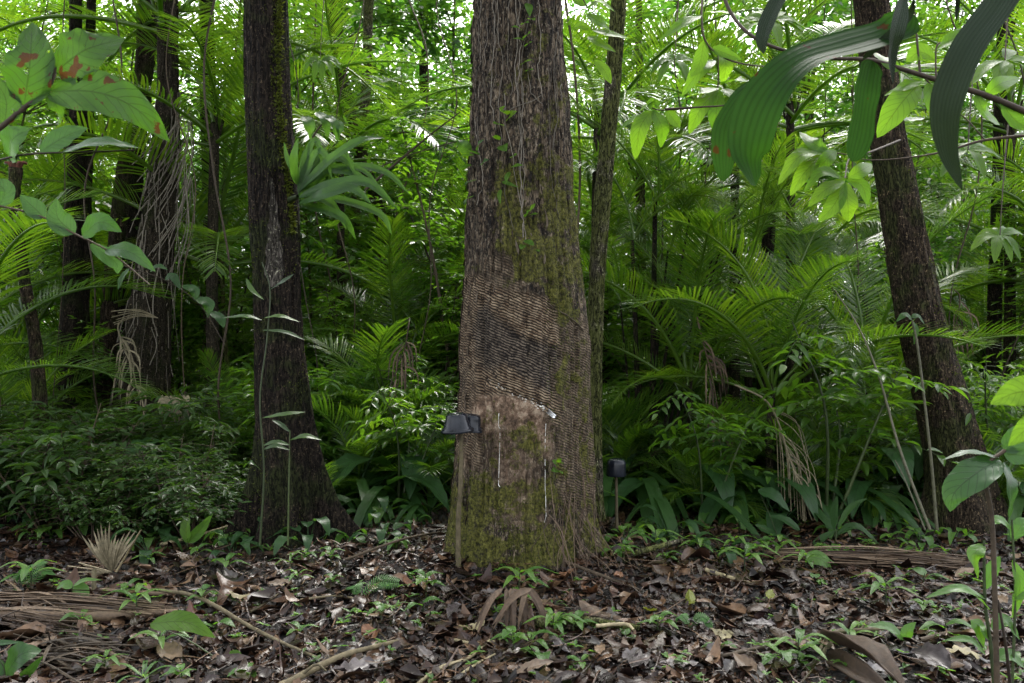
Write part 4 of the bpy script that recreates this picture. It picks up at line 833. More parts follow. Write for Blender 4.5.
# ---- broad leaved herbs and straps ------------------------------------------------------
hb = [herb_proto('broad_leaved_herb', 6, .32, .13, G['gloss'], 1, 'ovate', .30), herb_proto('strap_leaved_plant', 10, .95, .06, G['strap'], 2, 'strap', .06, (.7, 1.3), nu=12), herb_proto('broad_leaved_herb', 5, .22, .085, G['seed'], 3, 'ovate', .12), herb_proto('strap_leaved_plant', 12, .55, .035, G['strap'], 4, 'strap', .04, (.5, 1.3), nu=12)]
hn = ['glossy broad leaved herb', 'tussock of long strap leaves', 'small fresh broad leaved herb', 'dense tussock of narrow leaves']
lst = [(330, 6.3, 1), (352, 6.6, 1), (378, 6.1, 3), (412, 5.9, 3), (438, 6.6, 1), (395, 7.0, 1), (325, 6.9, 1), (615, 6.9, 1), (635, 6.6, 1), (685, 5.9, 3), (662, 5.8, 3), (728, 6.4, 1), (752, 6.9, 1), (740, 6.1, 3), (792, 7.0, 1), (822, 6.3, 3), (848, 6.6, 1), (885, 6.1, 3), (1000, 7.0, 1), (1035, 6.2, 1), (150, 6.4, 1), (210, 6.0, 3), (75, 6.8, 1), (130, 5.7, 2), (30, 6.3, 0), (165, 5.6, 0), (305, 5.9, 0), (445, 7.4, 0),
 (645, 6.1, 1), (700, 6.3, 3), (672, 6.6, 1), (780, 5.9, 0), (765, 6.3, 0), (855, 6.0, 0), (900, 6.4, 0), (835, 5.6, 2), (920, 5.5, 2), (640, 5.6, 2), (590, 5.7, 3), (1000, 6.2, 3), (955, 5.5, 2), (345, 6.2, 3), (400, 6.4, 1), (430, 6.1, 3), (365, 6.8, 1), (190, 5.9, 0), (100, 6.1, 0), (60, 5.6, 2), (20, 5.5, 0), (235, 6.3, 2), (420, 7.2, 0), (315, 6.1, 3), (720, 5.9, 2), (745, 5.7, 2), (690, 5.7, 2), (805, 6.4, 1), (870, 6.9, 1), (1020, 6.8, 0), (930, 7.2, 0), (385, 5.9, 2), (660, 7.2, 0), (890, 5.8, 2)]
for i in range(46):      # herbs spilling forward onto the litter
    xx = R2.uniform(-20, 1040)
    if 440 < xx < 600: continue
    lst.append((xx, CAMH*F/(R2.uniform(520, 566)-CY), R2.choice([2, 2, 0, 3])))
for (xx, Yy, k) in lst:
    if Yy < 6 and k == 3 or not off_trunks(np.array((xx-512)/F*Yy), np.array(Yy)): continue
    x, y = W(xx, Yy); o = spawn(hb[k], ('hb', k), x, y, R2.uniform(0, 6.28), R2.uniform(.8, 1.2)*(1.25 if k in (1, 3) and Yy > 6 else .6 if Yy < 5.9 else 1)); reg(o, 'hb%d' % k, hn[k], 'plant', 'herbs of the forest floor')
for i, (xx, Yy, k, sc) in enumerate([(692, 6.3, 0, 1.9), (762, 6.1, 0, 1.7), (872, 6.4, 0, 1.8), (350, 6.3, 0, 1.8), (95, 6.0, 0, 1.6), (425, 6.9, 0, 2.2), (640, 7.4, 0, 2.4), (815, 7.3, 0, 2.3), (25, 6.7, 0, 2.), (180, 6.4, 0, 1.7), (945, 6.7, 0, 1.9), (1020, 6.5, 0, 1.9)]):
    x, y = W(xx, Yy); o = spawn(hb[0], ('hb', 0), x, y, R2.uniform(0, 6.28), sc); reg(o, 'hbig', 'tall very broad leaved herb', 'plant', 'herbs of the forest floor')
# ---- seedlings in the litter ------------------------------------------------------------
sd = [seedling_proto(1, 4, .11, .04, .07, G['seed']), seedling_proto(2, 5, .09, .045, .10, G['seed'], 'ovate'), seedling_proto(3, 6, .16, .035, .12, G['seed']), seedling_proto(4, 2, .14, .06, .05, G['seed'], 'ovate'), seedling_proto(5, 6, .17, .014, .03, G['seed'], 'strap')]
dn = ['four leaved seedling', 'seedling with oval leaves', 'seedling with long pointed leaves', 'two leaved sprout', 'tuft of thin grass blades']
spots = []
for i in range(52):
    yy = 530+150*R2.random()**1.1; xx = R2.uniform(0, 1024); Yy = CAMH*F/(yy-CY); spots.append((xx, Yy, R2.choice([0, 1, 2, 3, 4, 0])))
for (xx, yy, k) in [(205, 522, 3), (270, 560, 4), (290, 575, 4), (330, 575, 1), (160, 655, 2), (105, 670, 2), (480, 570, 1), (520, 605, 2), (560, 575, 1), (625, 570, 1), (660, 640, 1), (885, 610, 2), (850, 650, 2), (780, 560, 2), (735, 555, 2), (945, 640, 3), (180, 685, 1), (30, 590, 2), (400, 560, 1), (700, 560, 2), (870, 545, 1), (815, 590, 3), (590, 555, 1), (880, 640, 4), (800, 668, 0), (540, 672, 3)]:
    spots.append((xx, CAMH*F/(yy-CY), k))
for (xx, Yy, k) in spots:
    x, y = W(xx, Yy)
    if not off_trunks(np.array(x), np.array(y)): continue
    o = spawn(sd[k], ('sd', k), x, y, R2.uniform(0, 6.28), R2.uniform(.6, 1.25)); reg(o, 'sd%d' % k, dn[k], 'seedling', 'seedlings in the leaf litter')
def one(name, label, cat, parts, group=None, base=None):
    """a thing from (part name, builder, material) given in world coordinates"""
    allv = np.concatenate([np.concatenate(m.v) for _, m, _ in parts]); b = base if base is not None else (allv[:, 0].mean(), allv[:, 1].mean(), allv[:, 2].min())
    if len(parts) == 1 and parts[0][0] == name:
        nm, m, mat = parts[0]; m.v = [v-np.array(b) for v in m.v]; o = m.build(name, mat); o.location = b; tag(o, label, cat, group); return o
    e = empty(name, b)
    for nm, m, mat in parts: child(m, nm, mat, e)
    tag(e, label, cat, group); return e
def ground_at(x, y, lift=0):
    """picture point on the forest floor"""
    Yy = CAMH*F/(y-CY)
    for _ in range(6): z = gz((x-512)/F*Yy, Yy).item(); Yy = (CAMH-z-lift)*F/(y-CY)
    return np.array([(x-512)/F*Yy, Yy, z+lift])
# ------------------------------------------------------------ collecting cups on stakes
def lathe(mb, prof, M4, k=40, rnd=.5):
    th = np.arange(k)/k*2*PI; V = []
    for r, z in prof: V.append(np.stack([r*np.cos(th), r*np.sin(th), np.full(k, z), np.ones(k)], -1))
    V = np.array(V)@np.array(M4).T; V = V[..., :3]
    n = len(prof); I = np.arange(n-1)[:, None]*k; J = np.arange(k)[None]; J2 = (J+1) % k
    mb.add(V, np.stack([I+J, I+J2, I+k+J2, I+k+J], -1), np.array([rnd, 0, 0, 1.]))
YC = 4.42
def cup(px_, py_, Yc, h, rb, rt, tx, ty, label, name='collecting_cup', dome=False, sc=1.):
    b = P(px_, py_, Yc); Mx = Matrix.Translation(b) @ Matrix.Rotation(tx, 4, 'Y') @ Matrix.Rotation(ty, 4, 'X')
    if dome: pr = [(rb*.93, .006), (rb*.97, 0), (rb, .004), (rb*1.0, h*.15), (rt*1.02, h*.7), (rt*.97, h*.86), (rt*.82, h*.96), (rt*.5, h), (.001, h)]
    else: pr = [(rb*.94, .004), (rb*1.0, -.003), (rb*1.10, 0), (rb*1.10, .008), (rb*1.0, .012), (rb*.96, h*.2), (rb*.88, h*.3), (rt*1.10, h*.72), (rt*1.05, h*.86), (rt*.96, h*.95), (rt*.82, h*.99), (rt*.6, h*1.0), (rt*.55, h*.97), (.001, h*.965)]
    mb = MB(); lathe(mb, pr, Mx); mi = MB(); lathe(mi, [(r*.93, z-.003 if z > .01 else z+.004) for r, z in pr[3:]], Mx)
    parts = [('bowl', mb, M['black']), ('lining', mi, M['black'])]
    if not dome:
        mr_ = MB(); th = np.linspace(0, 2*PI, 40); tube(mr_, [list(Mx @ Vector((rb*1.06*math.cos(a), rb*1.06*math.sin(a), 0))) for a in th], .0035, n=80, k=6); parts.append(('rim', mr_, M['black']))
    return one(name, label, 'cup', parts, 'upturned black collecting cups', base=b)
cup(457.5, 431, YC, .092, .078, .052, -.07, .06, 'wider upturned black plastic cup drying on the tall stake left of the tapped tree')
cup(470.5, 430.5, YC+.09, .086, .058, .043, .12, .03, 'narrower upturned black cup pressed against the wider cup on the tall stake')
s0 = P(458, 572, YC); s0[2] = gz(s0[0], s0[1]).item()-.05
mb = MB(); tube(mb, [s0, P(458.5, 520, YC), P(461, 470, YC), P(461, 420, YC+.02)], [.0145, .013, .0115, .010], n=60, k=10, wob=.3, rnd=.45)
mm = MB(); 
for _ in range(260):
    t = rng.random()**1.5; c = P(458.3+2.7*t, 565-120*t, YC)+rng.normal(0, .008, 3); leaves(mm, [c], randdir(1), randdir(1), .009, .005, KITE)
one('stake', 'tall mossy wooden stake holding two black cups left of the tapped tree', 'stake', [('stick', mb, M['stick']), ('moss', mm, G['moss'])], 'cup stakes')
cup(616, 476, 5.15, .105, .060, .056, .03, .0, 'dull dark rounded cup upturned on a short stake right of the slim mossy tree', dome=True)
mb = MB(); b = P(617, 540, 5.15); b[2] = gz(b[0], b[1]).item()-.05; tube(mb, [b, P(616.5, 500, 5.15), P(616, 462, 5.15)], [.011, .009, .008], n=30, k=8, wob=.2, rnd=.1)
one('stake', 'short brown stake under the rounded dark cup right of the slim mossy tree', 'stake', [('stake', mb, M['stick'])], 'cup stakes')
# wire round the trunk on its right side
mb = MB(); root_line(mb, [(541, 299), (556, 310), (570, 318), (583, 331)], .0035, .004); w_ = one('wire_loop', 'dark wire slanting round the right flank of the tapped tree', 'wire', [('wire_loop', mb, M['twig'])])
c, n = on_trunk(583, 334, .01); mb = MB(); tube(mb, [c, c+np.array([.012, 0, -.03]), c+np.array([.01, 0, -.07])], [.012, .014, .006], n=10, k=8); one('wire_toggle', 'small grey green toggle hanging from the wire on the tapped tree', 'toggle', [('wire_toggle', mb, M['palestem'])])
# ------------------------------------------------------------ climbers and hanging roots on the tapped tree
def climber(label, lines_, leafs, r=.0022, mat=M['root'], name='climbing_vine', lmat=None, out=.008):
    mb = MB()
    for ln in lines_: root_line(mb, ln, r, out, jit=.5)
    parts = [('stem', mb, mat)]
    for (x0, y0, x1, y1, w) in leafs:
        c, n = on_trunk(x0, y0, out+.005); Yy = c[1]; e = P(x1, y1, Yy-.05); ml = MB()
        blade(ml, [c, (c+e)/2+n*.03, e+n*.02], w*1.35, n+np.array([0, 0, .6]), 'ovate', nu=9, nw=2, fold=.2); parts.append(('leaf', ml, lmat or G['near']))
    return one(name, label, 'climber', parts, 'climbers on the tapped tree')
climber('leafy vine with a few small bright leaves climbing the upper middle of the tapped tree', [[(527, -20), (528, 20), (522, 60), (524, 110)], [(527, 60), (530, 90), (541, 104)]],
  [(527, 4, 529, 18, .035), (528, 20, 534, 22, .03), (522, 30, 511, 28, .02), (521, 27, 529, 24, .025), (525, 42, 512, 40, .016), (523, 40, 531, 33, .026), (524, 48, 532, 43, .018), (520, 66, 532, 61, .017), (526, 73, 533, 71, .02)])
climber('small creeper with paired leaves at the height of the left vines on the tapped tree', [[(505, 95), (506, 125), (512, 150), (515, 175), (524, 225), (526, 240)], [(505, 115), (516, 106), (528, 104), (541, 96)]],
  [(507, 116, 503, 108, .05), (508, 121, 518, 112, .045), (504, 126, 494, 124, .035), (503, 146, 508, 152, .05), (500, 141, 496, 136, .03), (511, 158, 518, 155, .025), (512, 168, 524, 166, .022), (510, 172, 506, 185, .022), (501, 190, 502, 205, .02), (503, 182, 520, 188, .018), (526, 214, 535, 204, .024), (527, 216, 537, 214, .02), (524, 218, 528, 210, .02), (525, 241, 534, 246, .03), (524, 245, 520, 250, .028), (533, 250, 539, 252, .02)])
climber('pale leaved creeper sticking out of the left edge of the tapped tree', [[(476, 120), (480, 150), (484, 180), (478, 205)]],
  [(474, 152, 459, 136, .06), (475, 156, 460, 158, .05), (474, 166, 461, 172, .05), (480, 150, 487, 140, .035), (482, 155, 470, 150, .03), (478, 180, 468, 186, .03), (476, 196, 468, 205, .03), (484, 165, 492, 160, .03)], lmat=G['strap'])
hr = [([(494, -25), (495, 40), (491, 90), (497, 130)], .0035), ([(500, -25), (499, 30), (503, 70), (499, 105), (502, 150)], .003), ([(515, -25), (517, 30), (516, 80), (520, 130), (521, 200), (524, 238)], .0045), ([(537, -20), (540, 40), (538, 70), (542, 100)], .003), ([(553, -25), (556, 30), (553, 70), (556, 110), (552, 150)], .0045), ([(560, -25), (562, 50), (560, 100)], .0035), ([(480, -25), (479, 40), (477, 90), (480, 140)], .0035), ([(521, 70), (523, 110), (519, 150), (522, 190)], .0025), ([(547, 60), (549, 120), (551, 175), (557, 215)], .002), ([(505, 175), (507, 200), (514, 230)], .0025), ([(486, 10), (484, 60), (487, 110)], .0025), ([(510, 0), (508, 50), (512, 95)], .002)]
for i, (ln, r) in enumerate(hr):
    r *= .72
    mb = MB(); root_line(mb, ln, r, .006, jit=.9)
    if i % 2 == 0: root_line(mb, [(a+2.5, b+8) for a, b in ln[:-1]], r*.6, .009, jit=1.2)
    one('hanging_root', 'pale thin root hanging flat against the upper bark of the tapped tree, ' + ['first', 'second', 'fifth', 'seventh', 'eighth', 'ninth', 'outermost', 'short middle', 'lower right', 'lowest', 'dark flank', 'fourth'][i] + ' along', 'root', [('hanging_root', mb, M['root'])], 'aerial roots on the tapped tree')
climber('tiny yellow green creeper with round leaves on the mossy lower bark', [[(553, 478), (554, 466), (556, 458)]], [(554, 463, 550, 460, .03), (555, 462, 559, 459, .03), (554, 468, 549, 470, .03), (555, 470, 559, 473, .025)], name='small_creeper')
# tangle of thin dead roots at the foot, right side
mb = MB()
for k in range(34):
    a = rng.uniform(540, 600); b = rng.uniform(470, 550); c, n = on_trunk(min(a, 590), b, .02); e = c+np.array([rng.uniform(-.1, .3), -rng.uniform(.05, .35), -rng.uniform(.2, .5)]); e[2] = max(e[2], gz(e[0], e[1]).item()); tube(mb, [c, (c+e)/2+rng.normal(0, .035, 3)+np.array([0, -.03, .0]), e], rng.uniform(.001, .003), n=9, k=4)
one('root_tangle', 'tangle of thin dead roots spilling from the right foot of the tapped tree', 'roots', [('root_tangle', mb, M['dead'])])
# moss and creeper strip on the buttressed tree
mb = MB()
for _ in range(1500):
    a = rng.random(); z = 3.4-a*1.5; i = np.argmin(abs(VL[:, 0, 2]-z)); th = -.72+rng.normal(0, .13)+.15*math.sin(z*4); j = int((th % (2*PI))/(2*PI)*VL.shape[1]) % VL.shape[1]; c = VL[i, j]; n = nrm(np.array([math.cos(th), math.sin(th), .2]))
    leaves(mb, [c], nrm(n+rng.normal(0, .6, 3))[None], nrm(rng.normal(size=3))[None], rng.uniform(.014, .03), .011, KITE)
for _ in range(2400):
    z = rng.random()**1.5*3.3; i = np.argmin(abs(VL[:, 0, 2]-z)); th = rng.choice([-.3, -2.5, -1.2])+rng.normal(0, .35); j = int((th % (2*PI))/(2*PI)*VL.shape[1]) % VL.shape[1]; c = VL[i, j]; n = nrm(np.array([math.cos(th), math.sin(th), .2]))
    if vnoise(c[None]*6, 14)[0] < .1: continue
    leaves(mb, [c], nrm(n+rng.normal(0, .6, 3))[None], nrm(rng.normal(size=3))[None], rng.uniform(.008, .018), .006, KITE)
child(mb, 'moss', G['moss'], TL)['kind'] = 'stuff'
mb = MB()
for _ in range(1500):
    z = rng.random()*3.3; i = np.argmin(abs(VR[:, 0, 2]-z)); th = rng.uniform(-3, 0.1); j = int((th % (2*PI))/(2*PI)*VR.shape[1]) % VR.shape[1]; c = VR[i, j]
    if vnoise(c[None]*5, 15)[0] < .05: continue
    n = nrm(np.array([math.cos(th), math.sin(th), .2])); leaves(mb, [c], nrm(n+rng.normal(0, .6, 3))[None], nrm(rng.normal(size=3))[None], rng.uniform(.010, .022), .007, KITE)
child(mb, 'moss', G['moss'], TR)['kind'] = 'stuff'
# ------------------------------------------------------------ plants placed by themselves
def plantpx(name, label, cat, Y0, stems, lvs, lmat, smat=M['twig'], up=(0, -.6, 1), prof='ovate', group=None, fold=.14, nu=16, nw=4, pleat=0, wave=.03, bow=.06):
    """stems: ([(x,y,dY)..], radius) ; leaves: ([(x,y,dY)..], width in m)"""
    mb = MB(); parts = []
    for pts, r in stems: tube(mb, [P(a, b, Y0+c) for a, b, c in pts], r if np.ndim(r) else [r, r*.6], n=len(pts)*6, k=7, wob=.06)
    if stems: parts.append(('stem', mb, smat))
    for lf in lvs:
        pts, w = lf[0], lf[1]; u_ = lf[2] if len(lf) > 2 else up; tw = lf[3] if len(lf) > 3 else 0
        ml = MB(); q = [P(a, b, Y0+c) for a, b, c in pts]
        if len(q) == 2: q = [q[0], (q[0]+q[1])/2+np.array([0, -.3*bow, bow])*np.linalg.norm(q[1]-q[0])*2, q[1]]
        blade(ml, q, w, u_, prof, nu=nu, nw=nw, fold=fold, pleat=pleat, wave=wave, twist=tw); parts.append(('leaf', ml, lmat))
    return one(name, label, cat, parts, group)
fr = (.1, -1, .25)
# top left branch with big damaged leaves
plantpx('leafy_branch', 'branch with big rust spotted leaves reaching in from the upper left', 'branch', 1.75,
  [([(-30, 150, 0), (0, 128, 0), (24, 108, .0), (45, 92, 0), (55, 72, 0), (58, 52, .02)], .006), ([(24, 108, 0), (45, 96, .0)], .004)],
  [([(24, 106, 0), (30, 60, -.02), (32, 22, .03)], .115, (0, -1, .1)), ([(56, 72, 0), (85, 50, -.02), (125, 38, .03)], .115, (-.1, -1, .1)), ([(46, 92, 0), (95, 92, -.04), (135, 108, 0), (170, 142, .05)], .10, (.1, -1, .3)), ([(4, 126, 0), (6, 100, 0), (-8, 76, 0)], .07, (0, -1, .2)), ([(48, 92, 0), (58, 110, 0), (60, 128, .05)], .03, fr)],
  G['spot'], fold=.08, wave=.05)
plantpx('leafy_twig', 'twig of plain smooth leaves below the spotted branch at the left edge', 'twig', 2.1,
  [([(-20, 202, 0), (0, 206, 0), (40, 216, 0), (75, 234, 0), (110, 252, 0), (150, 285, 0)], .003), ([(-10, 162, .1), (30, 154, 0), (90, 152, 0), (135, 150, 0)], .003)],
  [([(75, 234, 0), (58, 218, 0), (56, 198, 0)], .06, fr), ([(82, 236, 0), (100, 222, -.03), (122, 232, 0)], .055, fr), ([(90, 244, 0), (115, 262, 0), (118, 274, 0)], .04, fr), ([(105, 250, 0), (130, 252, -.03), (156, 272, 0)], .05, (.2, -1, .6)), ([(45, 218, 0), (32, 206, 0), (20, 195, 0)], .05, fr),
   ([(10, 158, .05), (12, 140, 0), (30, 128, .0)], .085, fr), ([(40, 152, 0), (66, 136, 0), (88, 128, 0)], .06, fr), ([(60, 153, 0), (100, 142, -.03), (140, 148, 0)], .05, (.1, -.7, .8)), ([(0, 206, 0), (4, 190, 0), (-12, 178, 0)], .06, fr)],
  G['gloss'], wave=.04)
# right: big pleated palm leaf hanging in from the top right
plantpx('pleated_palm_leaf', 'huge drooping pleated palm leaf hanging from the upper right corner', 'palm leaf', 1.65,
  [([(1060, -30, .1), (1000, -8, .05), (930, -6, 0), (900, 0, 0)], .010)],
  [([(912, 12, .05), (893, 32, .05), (850, 46, 0), (800, 62, -.05), (764, 100, -.08), (748, 150, -.08), (756, 186, -.05)], .088, (.3, -.8, .8), .4), ([(790, 78, .1), (752, 92, .06), (728, 125, .05), (724, 182, .05)], .058, (-.6, -.9, .5)), ([(872, 60, .02), (866, 90, .0), (860, 130, 0), (852, 162, 0)], .055, (.2, -1, .1)),
],
  G['big'], M['greenstem'], prof='wide', pleat=.012, fold=.2, wave=.0, nu=34, nw=11)
plantpx('shaded_palm_leaf', 'curved grey green leaf blades, darkened for shade, hanging at the upper right corner', 'palm leaf', 1.6, [([(1080, -60, -.1), (1040, -50, -.1), (905, -14, 0)], .006)],
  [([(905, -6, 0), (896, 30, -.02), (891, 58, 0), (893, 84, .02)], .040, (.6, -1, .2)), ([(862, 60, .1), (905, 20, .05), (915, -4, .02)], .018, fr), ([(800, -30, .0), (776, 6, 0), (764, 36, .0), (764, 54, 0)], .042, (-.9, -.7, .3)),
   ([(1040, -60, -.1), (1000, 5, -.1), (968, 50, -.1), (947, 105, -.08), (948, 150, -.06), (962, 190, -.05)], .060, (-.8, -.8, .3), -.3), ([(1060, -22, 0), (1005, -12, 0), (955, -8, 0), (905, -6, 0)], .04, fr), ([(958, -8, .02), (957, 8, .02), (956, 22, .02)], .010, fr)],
  G['bigshade'], M['greenstem'], prof='strap', pleat=.01, fold=.2, wave=.0, nu=30, nw=9)
# dark bare twigs and the bright whorled leaves on them
plantpx('whorled_branch', 'long dark curved twig with bright lance shaped leaves across the upper right', 'branch', 2.5,
  [([(718, -20, .1), (732, 15, .05), (755, 38, 0), (790, 52, 0), (830, 58, 0), (870, 60, 0), (905, 70, 0), (950, 84, 0), (990, 97, 0), (1040, 118, 0)], [.006, .005, .007, .010]), ([(920, 72, 0), (917, 40, 0), (915, 12, 0)], .004), ([(925, 78, 0), (935, 90, 0), (945, 102, 0)], .003), ([(936, 82, 0), (936, 50, 0), (940, 42, 0)], .003)],
  [([(918, 84, 0), (900, 105, -.03), (877, 138, 0)], .085, (-.3, -1, .6)), ([(928, 82, 0), (934, 105, -.03), (938, 122, .05)], .06, (.1, -1, .2)), ([(922, 80, 0), (905, 86, 0), (884, 96, .05)], .05, (-.2, -1, .9)), ([(936, 50, 0), (955, 38, -.02), (985, 24, 0)], .06, (.2, -.8, 1)), ([(936, 60, 0), (920, 52, 0), (906, 62, 0)], .055, fr), ([(938, 64, 0), (955, 54, 0), (972, 44, .1)], .035, (0, -.3, 1)), ([(900, 70, 0), (888, 62, 0), (872, 52, .1)], .05, fr), ([(985, 96, 0), (1000, 84, 0), (1020, 78, .1)], .045, fr), ([(975, 92, 0), (985, 112, 0), (1000, 125, .1)], .045, fr), ([(1000, 100, 0), (1015, 120, 0), (1030, 128, 0)], .06, fr)],
  G['near'], prof='lance')
plantpx('whorled_branch', 'hanging whorl of bright drooping leaves left of the leaning tree top', 'branch', 2.9,
  [([(900, 140, .5), (870, 152, .2), (850, 158, .1), (845, 178, 0)], .004), ([(830, 152, .1), (850, 155, .1)], .003)],
  [([(845, 180, 0), (825, 190, -.03), (808, 207, 0)], .05, (-.3, -1, .5)), ([(845, 182, 0), (834, 205, -.03), (818, 222, 0)], .06, (-.3, -1, .5)), ([(846, 182, 0), (848, 205, -.03), (849, 222, 0)], .07, (.1, -1, .2)), ([(847, 180, 0), (862, 186, 0), (868, 206, 0)], .05, fr), ([(842, 178, 0), (822, 172, 0), (804, 192, .05)], .055, (-.3, -.8, .8)), ([(826, 152, .1), (800, 156, .06), (778, 185, .1)], .07, (-.3, -.8, .8)), ([(828, 152, .1), (812, 142, .1), (800, 132, .2)], .06, fr), ([(824, 154, .1), (805, 172, .06), (790, 196, .1)], .06, (-.3, -.9, .6)), ([(848, 178, 0), (862, 170, 0), (872, 164, .1)], .05, fr), ([(830, 152, .1), (818, 150, .1), (796, 148, .1)], .04, fr), ([(836, 150, .1), (826, 160, .05), (812, 178, .1)], .05, fr)],
  G['near'], prof='lance')
plantpx('whorled_branch', 'whorls of long bright leaves on the curved twig at the upper middle right', 'branch', 2.8,
  [([(703, -20, .1), (702, 25, 0), (708, 45, 0), (725, 58, 0), (750, 65, 0), (790, 68, .1)], .004), ([(665, 109, 0), (700, 107, 0), (730, 104, 0), (760, 90, 0)], .0035)],
  [([(702, 15, 0), (682, 24, -.03), (658, 42, 0)], .055, (-.2, -.8, .8)), ([(704, 12, 0), (730, 14, -.03), (758, 24, 0)], .05, (.2, -.6, 1)), ([(704, 40, 0), (700, 62, 0), (690, 78, 0)], .05, (-.4, -1, .4)), ([(712, 48, 0), (722, 52, 0), (742, 60, 0)], .045, fr),
   ([(718, 88, .1), (702, 92, .05), (686, 98, .1)], .06, (0, -.6, 1)), ([(718, 88, .1), (700, 110, .05), (689, 134, .1)], .06, (-.3, -1, .4)), ([(720, 90, .1), (716, 115, .05), (718, 136, .1)], .06, (.1, -1, .2)), ([(722, 88, .1), (738, 100, .05), (744, 122, .1)], .06, (.3, -1, .3)), ([(720, 84, .1), (740, 80, .05), (760, 86, .1)], .06, (.2, -.6, 1)), ([(715, 60, .1), (700, 70, .05), (682, 96, .1)], .06, (-.3, -1, .5)), ([(722, 48, .1), (726, 66, .05), (722, 84, .1)], .05, fr)],
  G['near'], prof='lance')
plantpx('whorled_branch', 'twig end with one grey white leaf and hanging green leaves right of the mossy tree', 'branch', 3.1,
  [([(760, 104, .1), (720, 106, 0), (665, 110, 0), (652, 108, 0)], .0035)],
  [([(652, 110, 0), (640, 128, -.03), (635, 160, 0)], .065, (-.2, -1, .3)), ([(653, 110, 0), (662, 128, -.03), (661, 148, .05)], .055, (.1, -1, .2)), ([(648, 112, 0), (632, 120, 0), (618, 131, 0)], .035, (-.2, -.6, 1)), ([(658, 98, 0), (648, 104, 0), (638, 113, 0)], .045, (0, -.2, 1)), ([(665, 108, 0), (674, 120, 0), (680, 128, 0)], .045, fr), ([(660, 102, 0), (652, 104, .0), (655, 113, 0)], .04, fr)],
  G['near'], prof='lance')
plantpx('whorled_branch', 'twig of fresh yellow green leaves in front of the mossy tree top', 'branch', 3.6,
  [([(560, -30, .2), (580, -5, 0), (590, 14, 0), (592, 30, 0)], .003)],
  [([(588, 8, 0), (600, 2, 0), (615, 12, 0)], .05, (0, -.6, 1)), ([(586, 14, 0), (600, 22, -.03), (610, 30, 0)], .06, (0, -.9, .6)), ([(592, 30, 0), (610, 34, -.03), (629, 38, 0)], .055, (.1, -.8, .8)), ([(588, 36, 0), (598, 42, -.03), (616, 52, 0)], .05, (.1, -.9, .5)), ([(594, 60, 0), (604, 70, 0), (611, 84, 0)], .05, (.1, -1, .3)), ([(590, 30, 0), (582, 26, 0), (574, 28, 0)], .04, fr), ([(586, 6, 0), (578, 0, 0), (570, -10, 0)], .05, fr), ([(592, -4, 0), (606, -12, 0), (622, -8, 0)], .05, fr)],
  G['near'], prof='lance')
# more whorled sprays behind, upper right
for (cx_, cy_, Yy, s_, lab) in [(968, 150, 3.6, 1., 'whorl of bright leaves right of the leaning tree top'), (1005, 60, 3.4, 1., 'bright spray of lance leaves at the upper right edge'), (770, 20, 3.8, 1., 'bright spray of leaves high between the mossy and leaning trees'), (1000, 235, 4.3, 1., 'spray of drooping leaves at the right edge below the dark twig'), (675, 60, 4.6, .9, 'spray of leaves near the grey pole trunk'), (320, 60, 6, 1., 'spray of leaves at the top right of the buttressed tree')]:
    lv = []
    for k in range(random.randint(7, 11)):
        a = k*2.399+cx_+random.uniform(-.5, .5); l = (34+10*rng.random())*s_*3.4/Yy*1.0; dx = math.cos(a)*l; dy = math.sin(a)*l*.55+12
        lv.append(([(cx_+dx*.08, cy_, 0), (cx_+dx*.55, cy_+dy*.4-4, -.05*math.sin(a)), (cx_+dx, cy_+dy, -.12*math.sin(a))], .055*s_, (math.cos(a)*.4, -.7, .8)))
    plantpx('leafy_spray', lab, 'branch', Yy, [([(cx_+8, -60 if cy_ < 120 else cy_-110, .3), (cx_+3, cy_-50, .1), (cx_, cy_, 0)], .004)], lv, G['near'], prof='lance')
# thin crossing twigs on the right
plantpx('bare_twig', 'thin bare twig crossing in front of the leaning tree', 'twig', 3.4, [([(850, 158, 0), (880, 160, 0), (920, 156, 0), (950, 150, 0), (985, 140, 0), (1040, 134, 0)], [.002, .003, .005, .007]), ([(985, 140, 0), (965, 118, 0), (945, 105, 0), (930, 98, 0)], .003)], [([(925, 118, 0), (908, 120, 0), (896, 118, 0)], .05)], G['strap'])
plantpx('bare_twig', 'thin dark branch slanting across the gap left of the tapped tree', 'twig', 7.5, [([(365, 190, 0), (400, 160, 0), (430, 135, 0), (460, 112, 0)], [.014, .010, .005]), ([(370, 172, 0), (400, 158, 0), (440, 146, 0), (470, 138, 0)], .006)], [], G['strap'])
# epiphyte with strap leaves on the buttressed tree
ep = [([(298, 192, 0), (330, 160, -.1), (362, 140, -.1), (385, 138, 0)], 0.062), ([(298, 198, 0), (330, 186, -.15), (368, 183, -.15), (398, 210, -.1)], 0.081), ([(298, 204, 0), (320, 196, -.2), (350, 188, -.2), (372, 204, -.2)], 0.081), ([(300, 188, 0), (325, 170, 0), (350, 172, 0), (372, 184, 0)], 0.074), ([(297, 185, 0), (294, 160, -.1), (298, 138, -.1)], 0.053), ([(299, 184, 0), (308, 160, 0), (312, 132, 0)], 0.019), ([(300, 205, 0), (325, 210, -.1), (345, 220, -.1), (356, 240, 0)], 0.062), ([(298, 180, 0), (288, 160, .0), (284, 142, 0)], 0.031), ([(300, 192, 0), (330, 156, .1), (345, 150, .1), (352, 172, .1)], 0.019), ([(300, 196, .1), (345, 168, .1), (385, 172, .1), (410, 195, .1)], 0.056), ([(300, 200, .1), (340, 200, .1), (380, 214, .1), (392, 235, .1)], 0.056)]
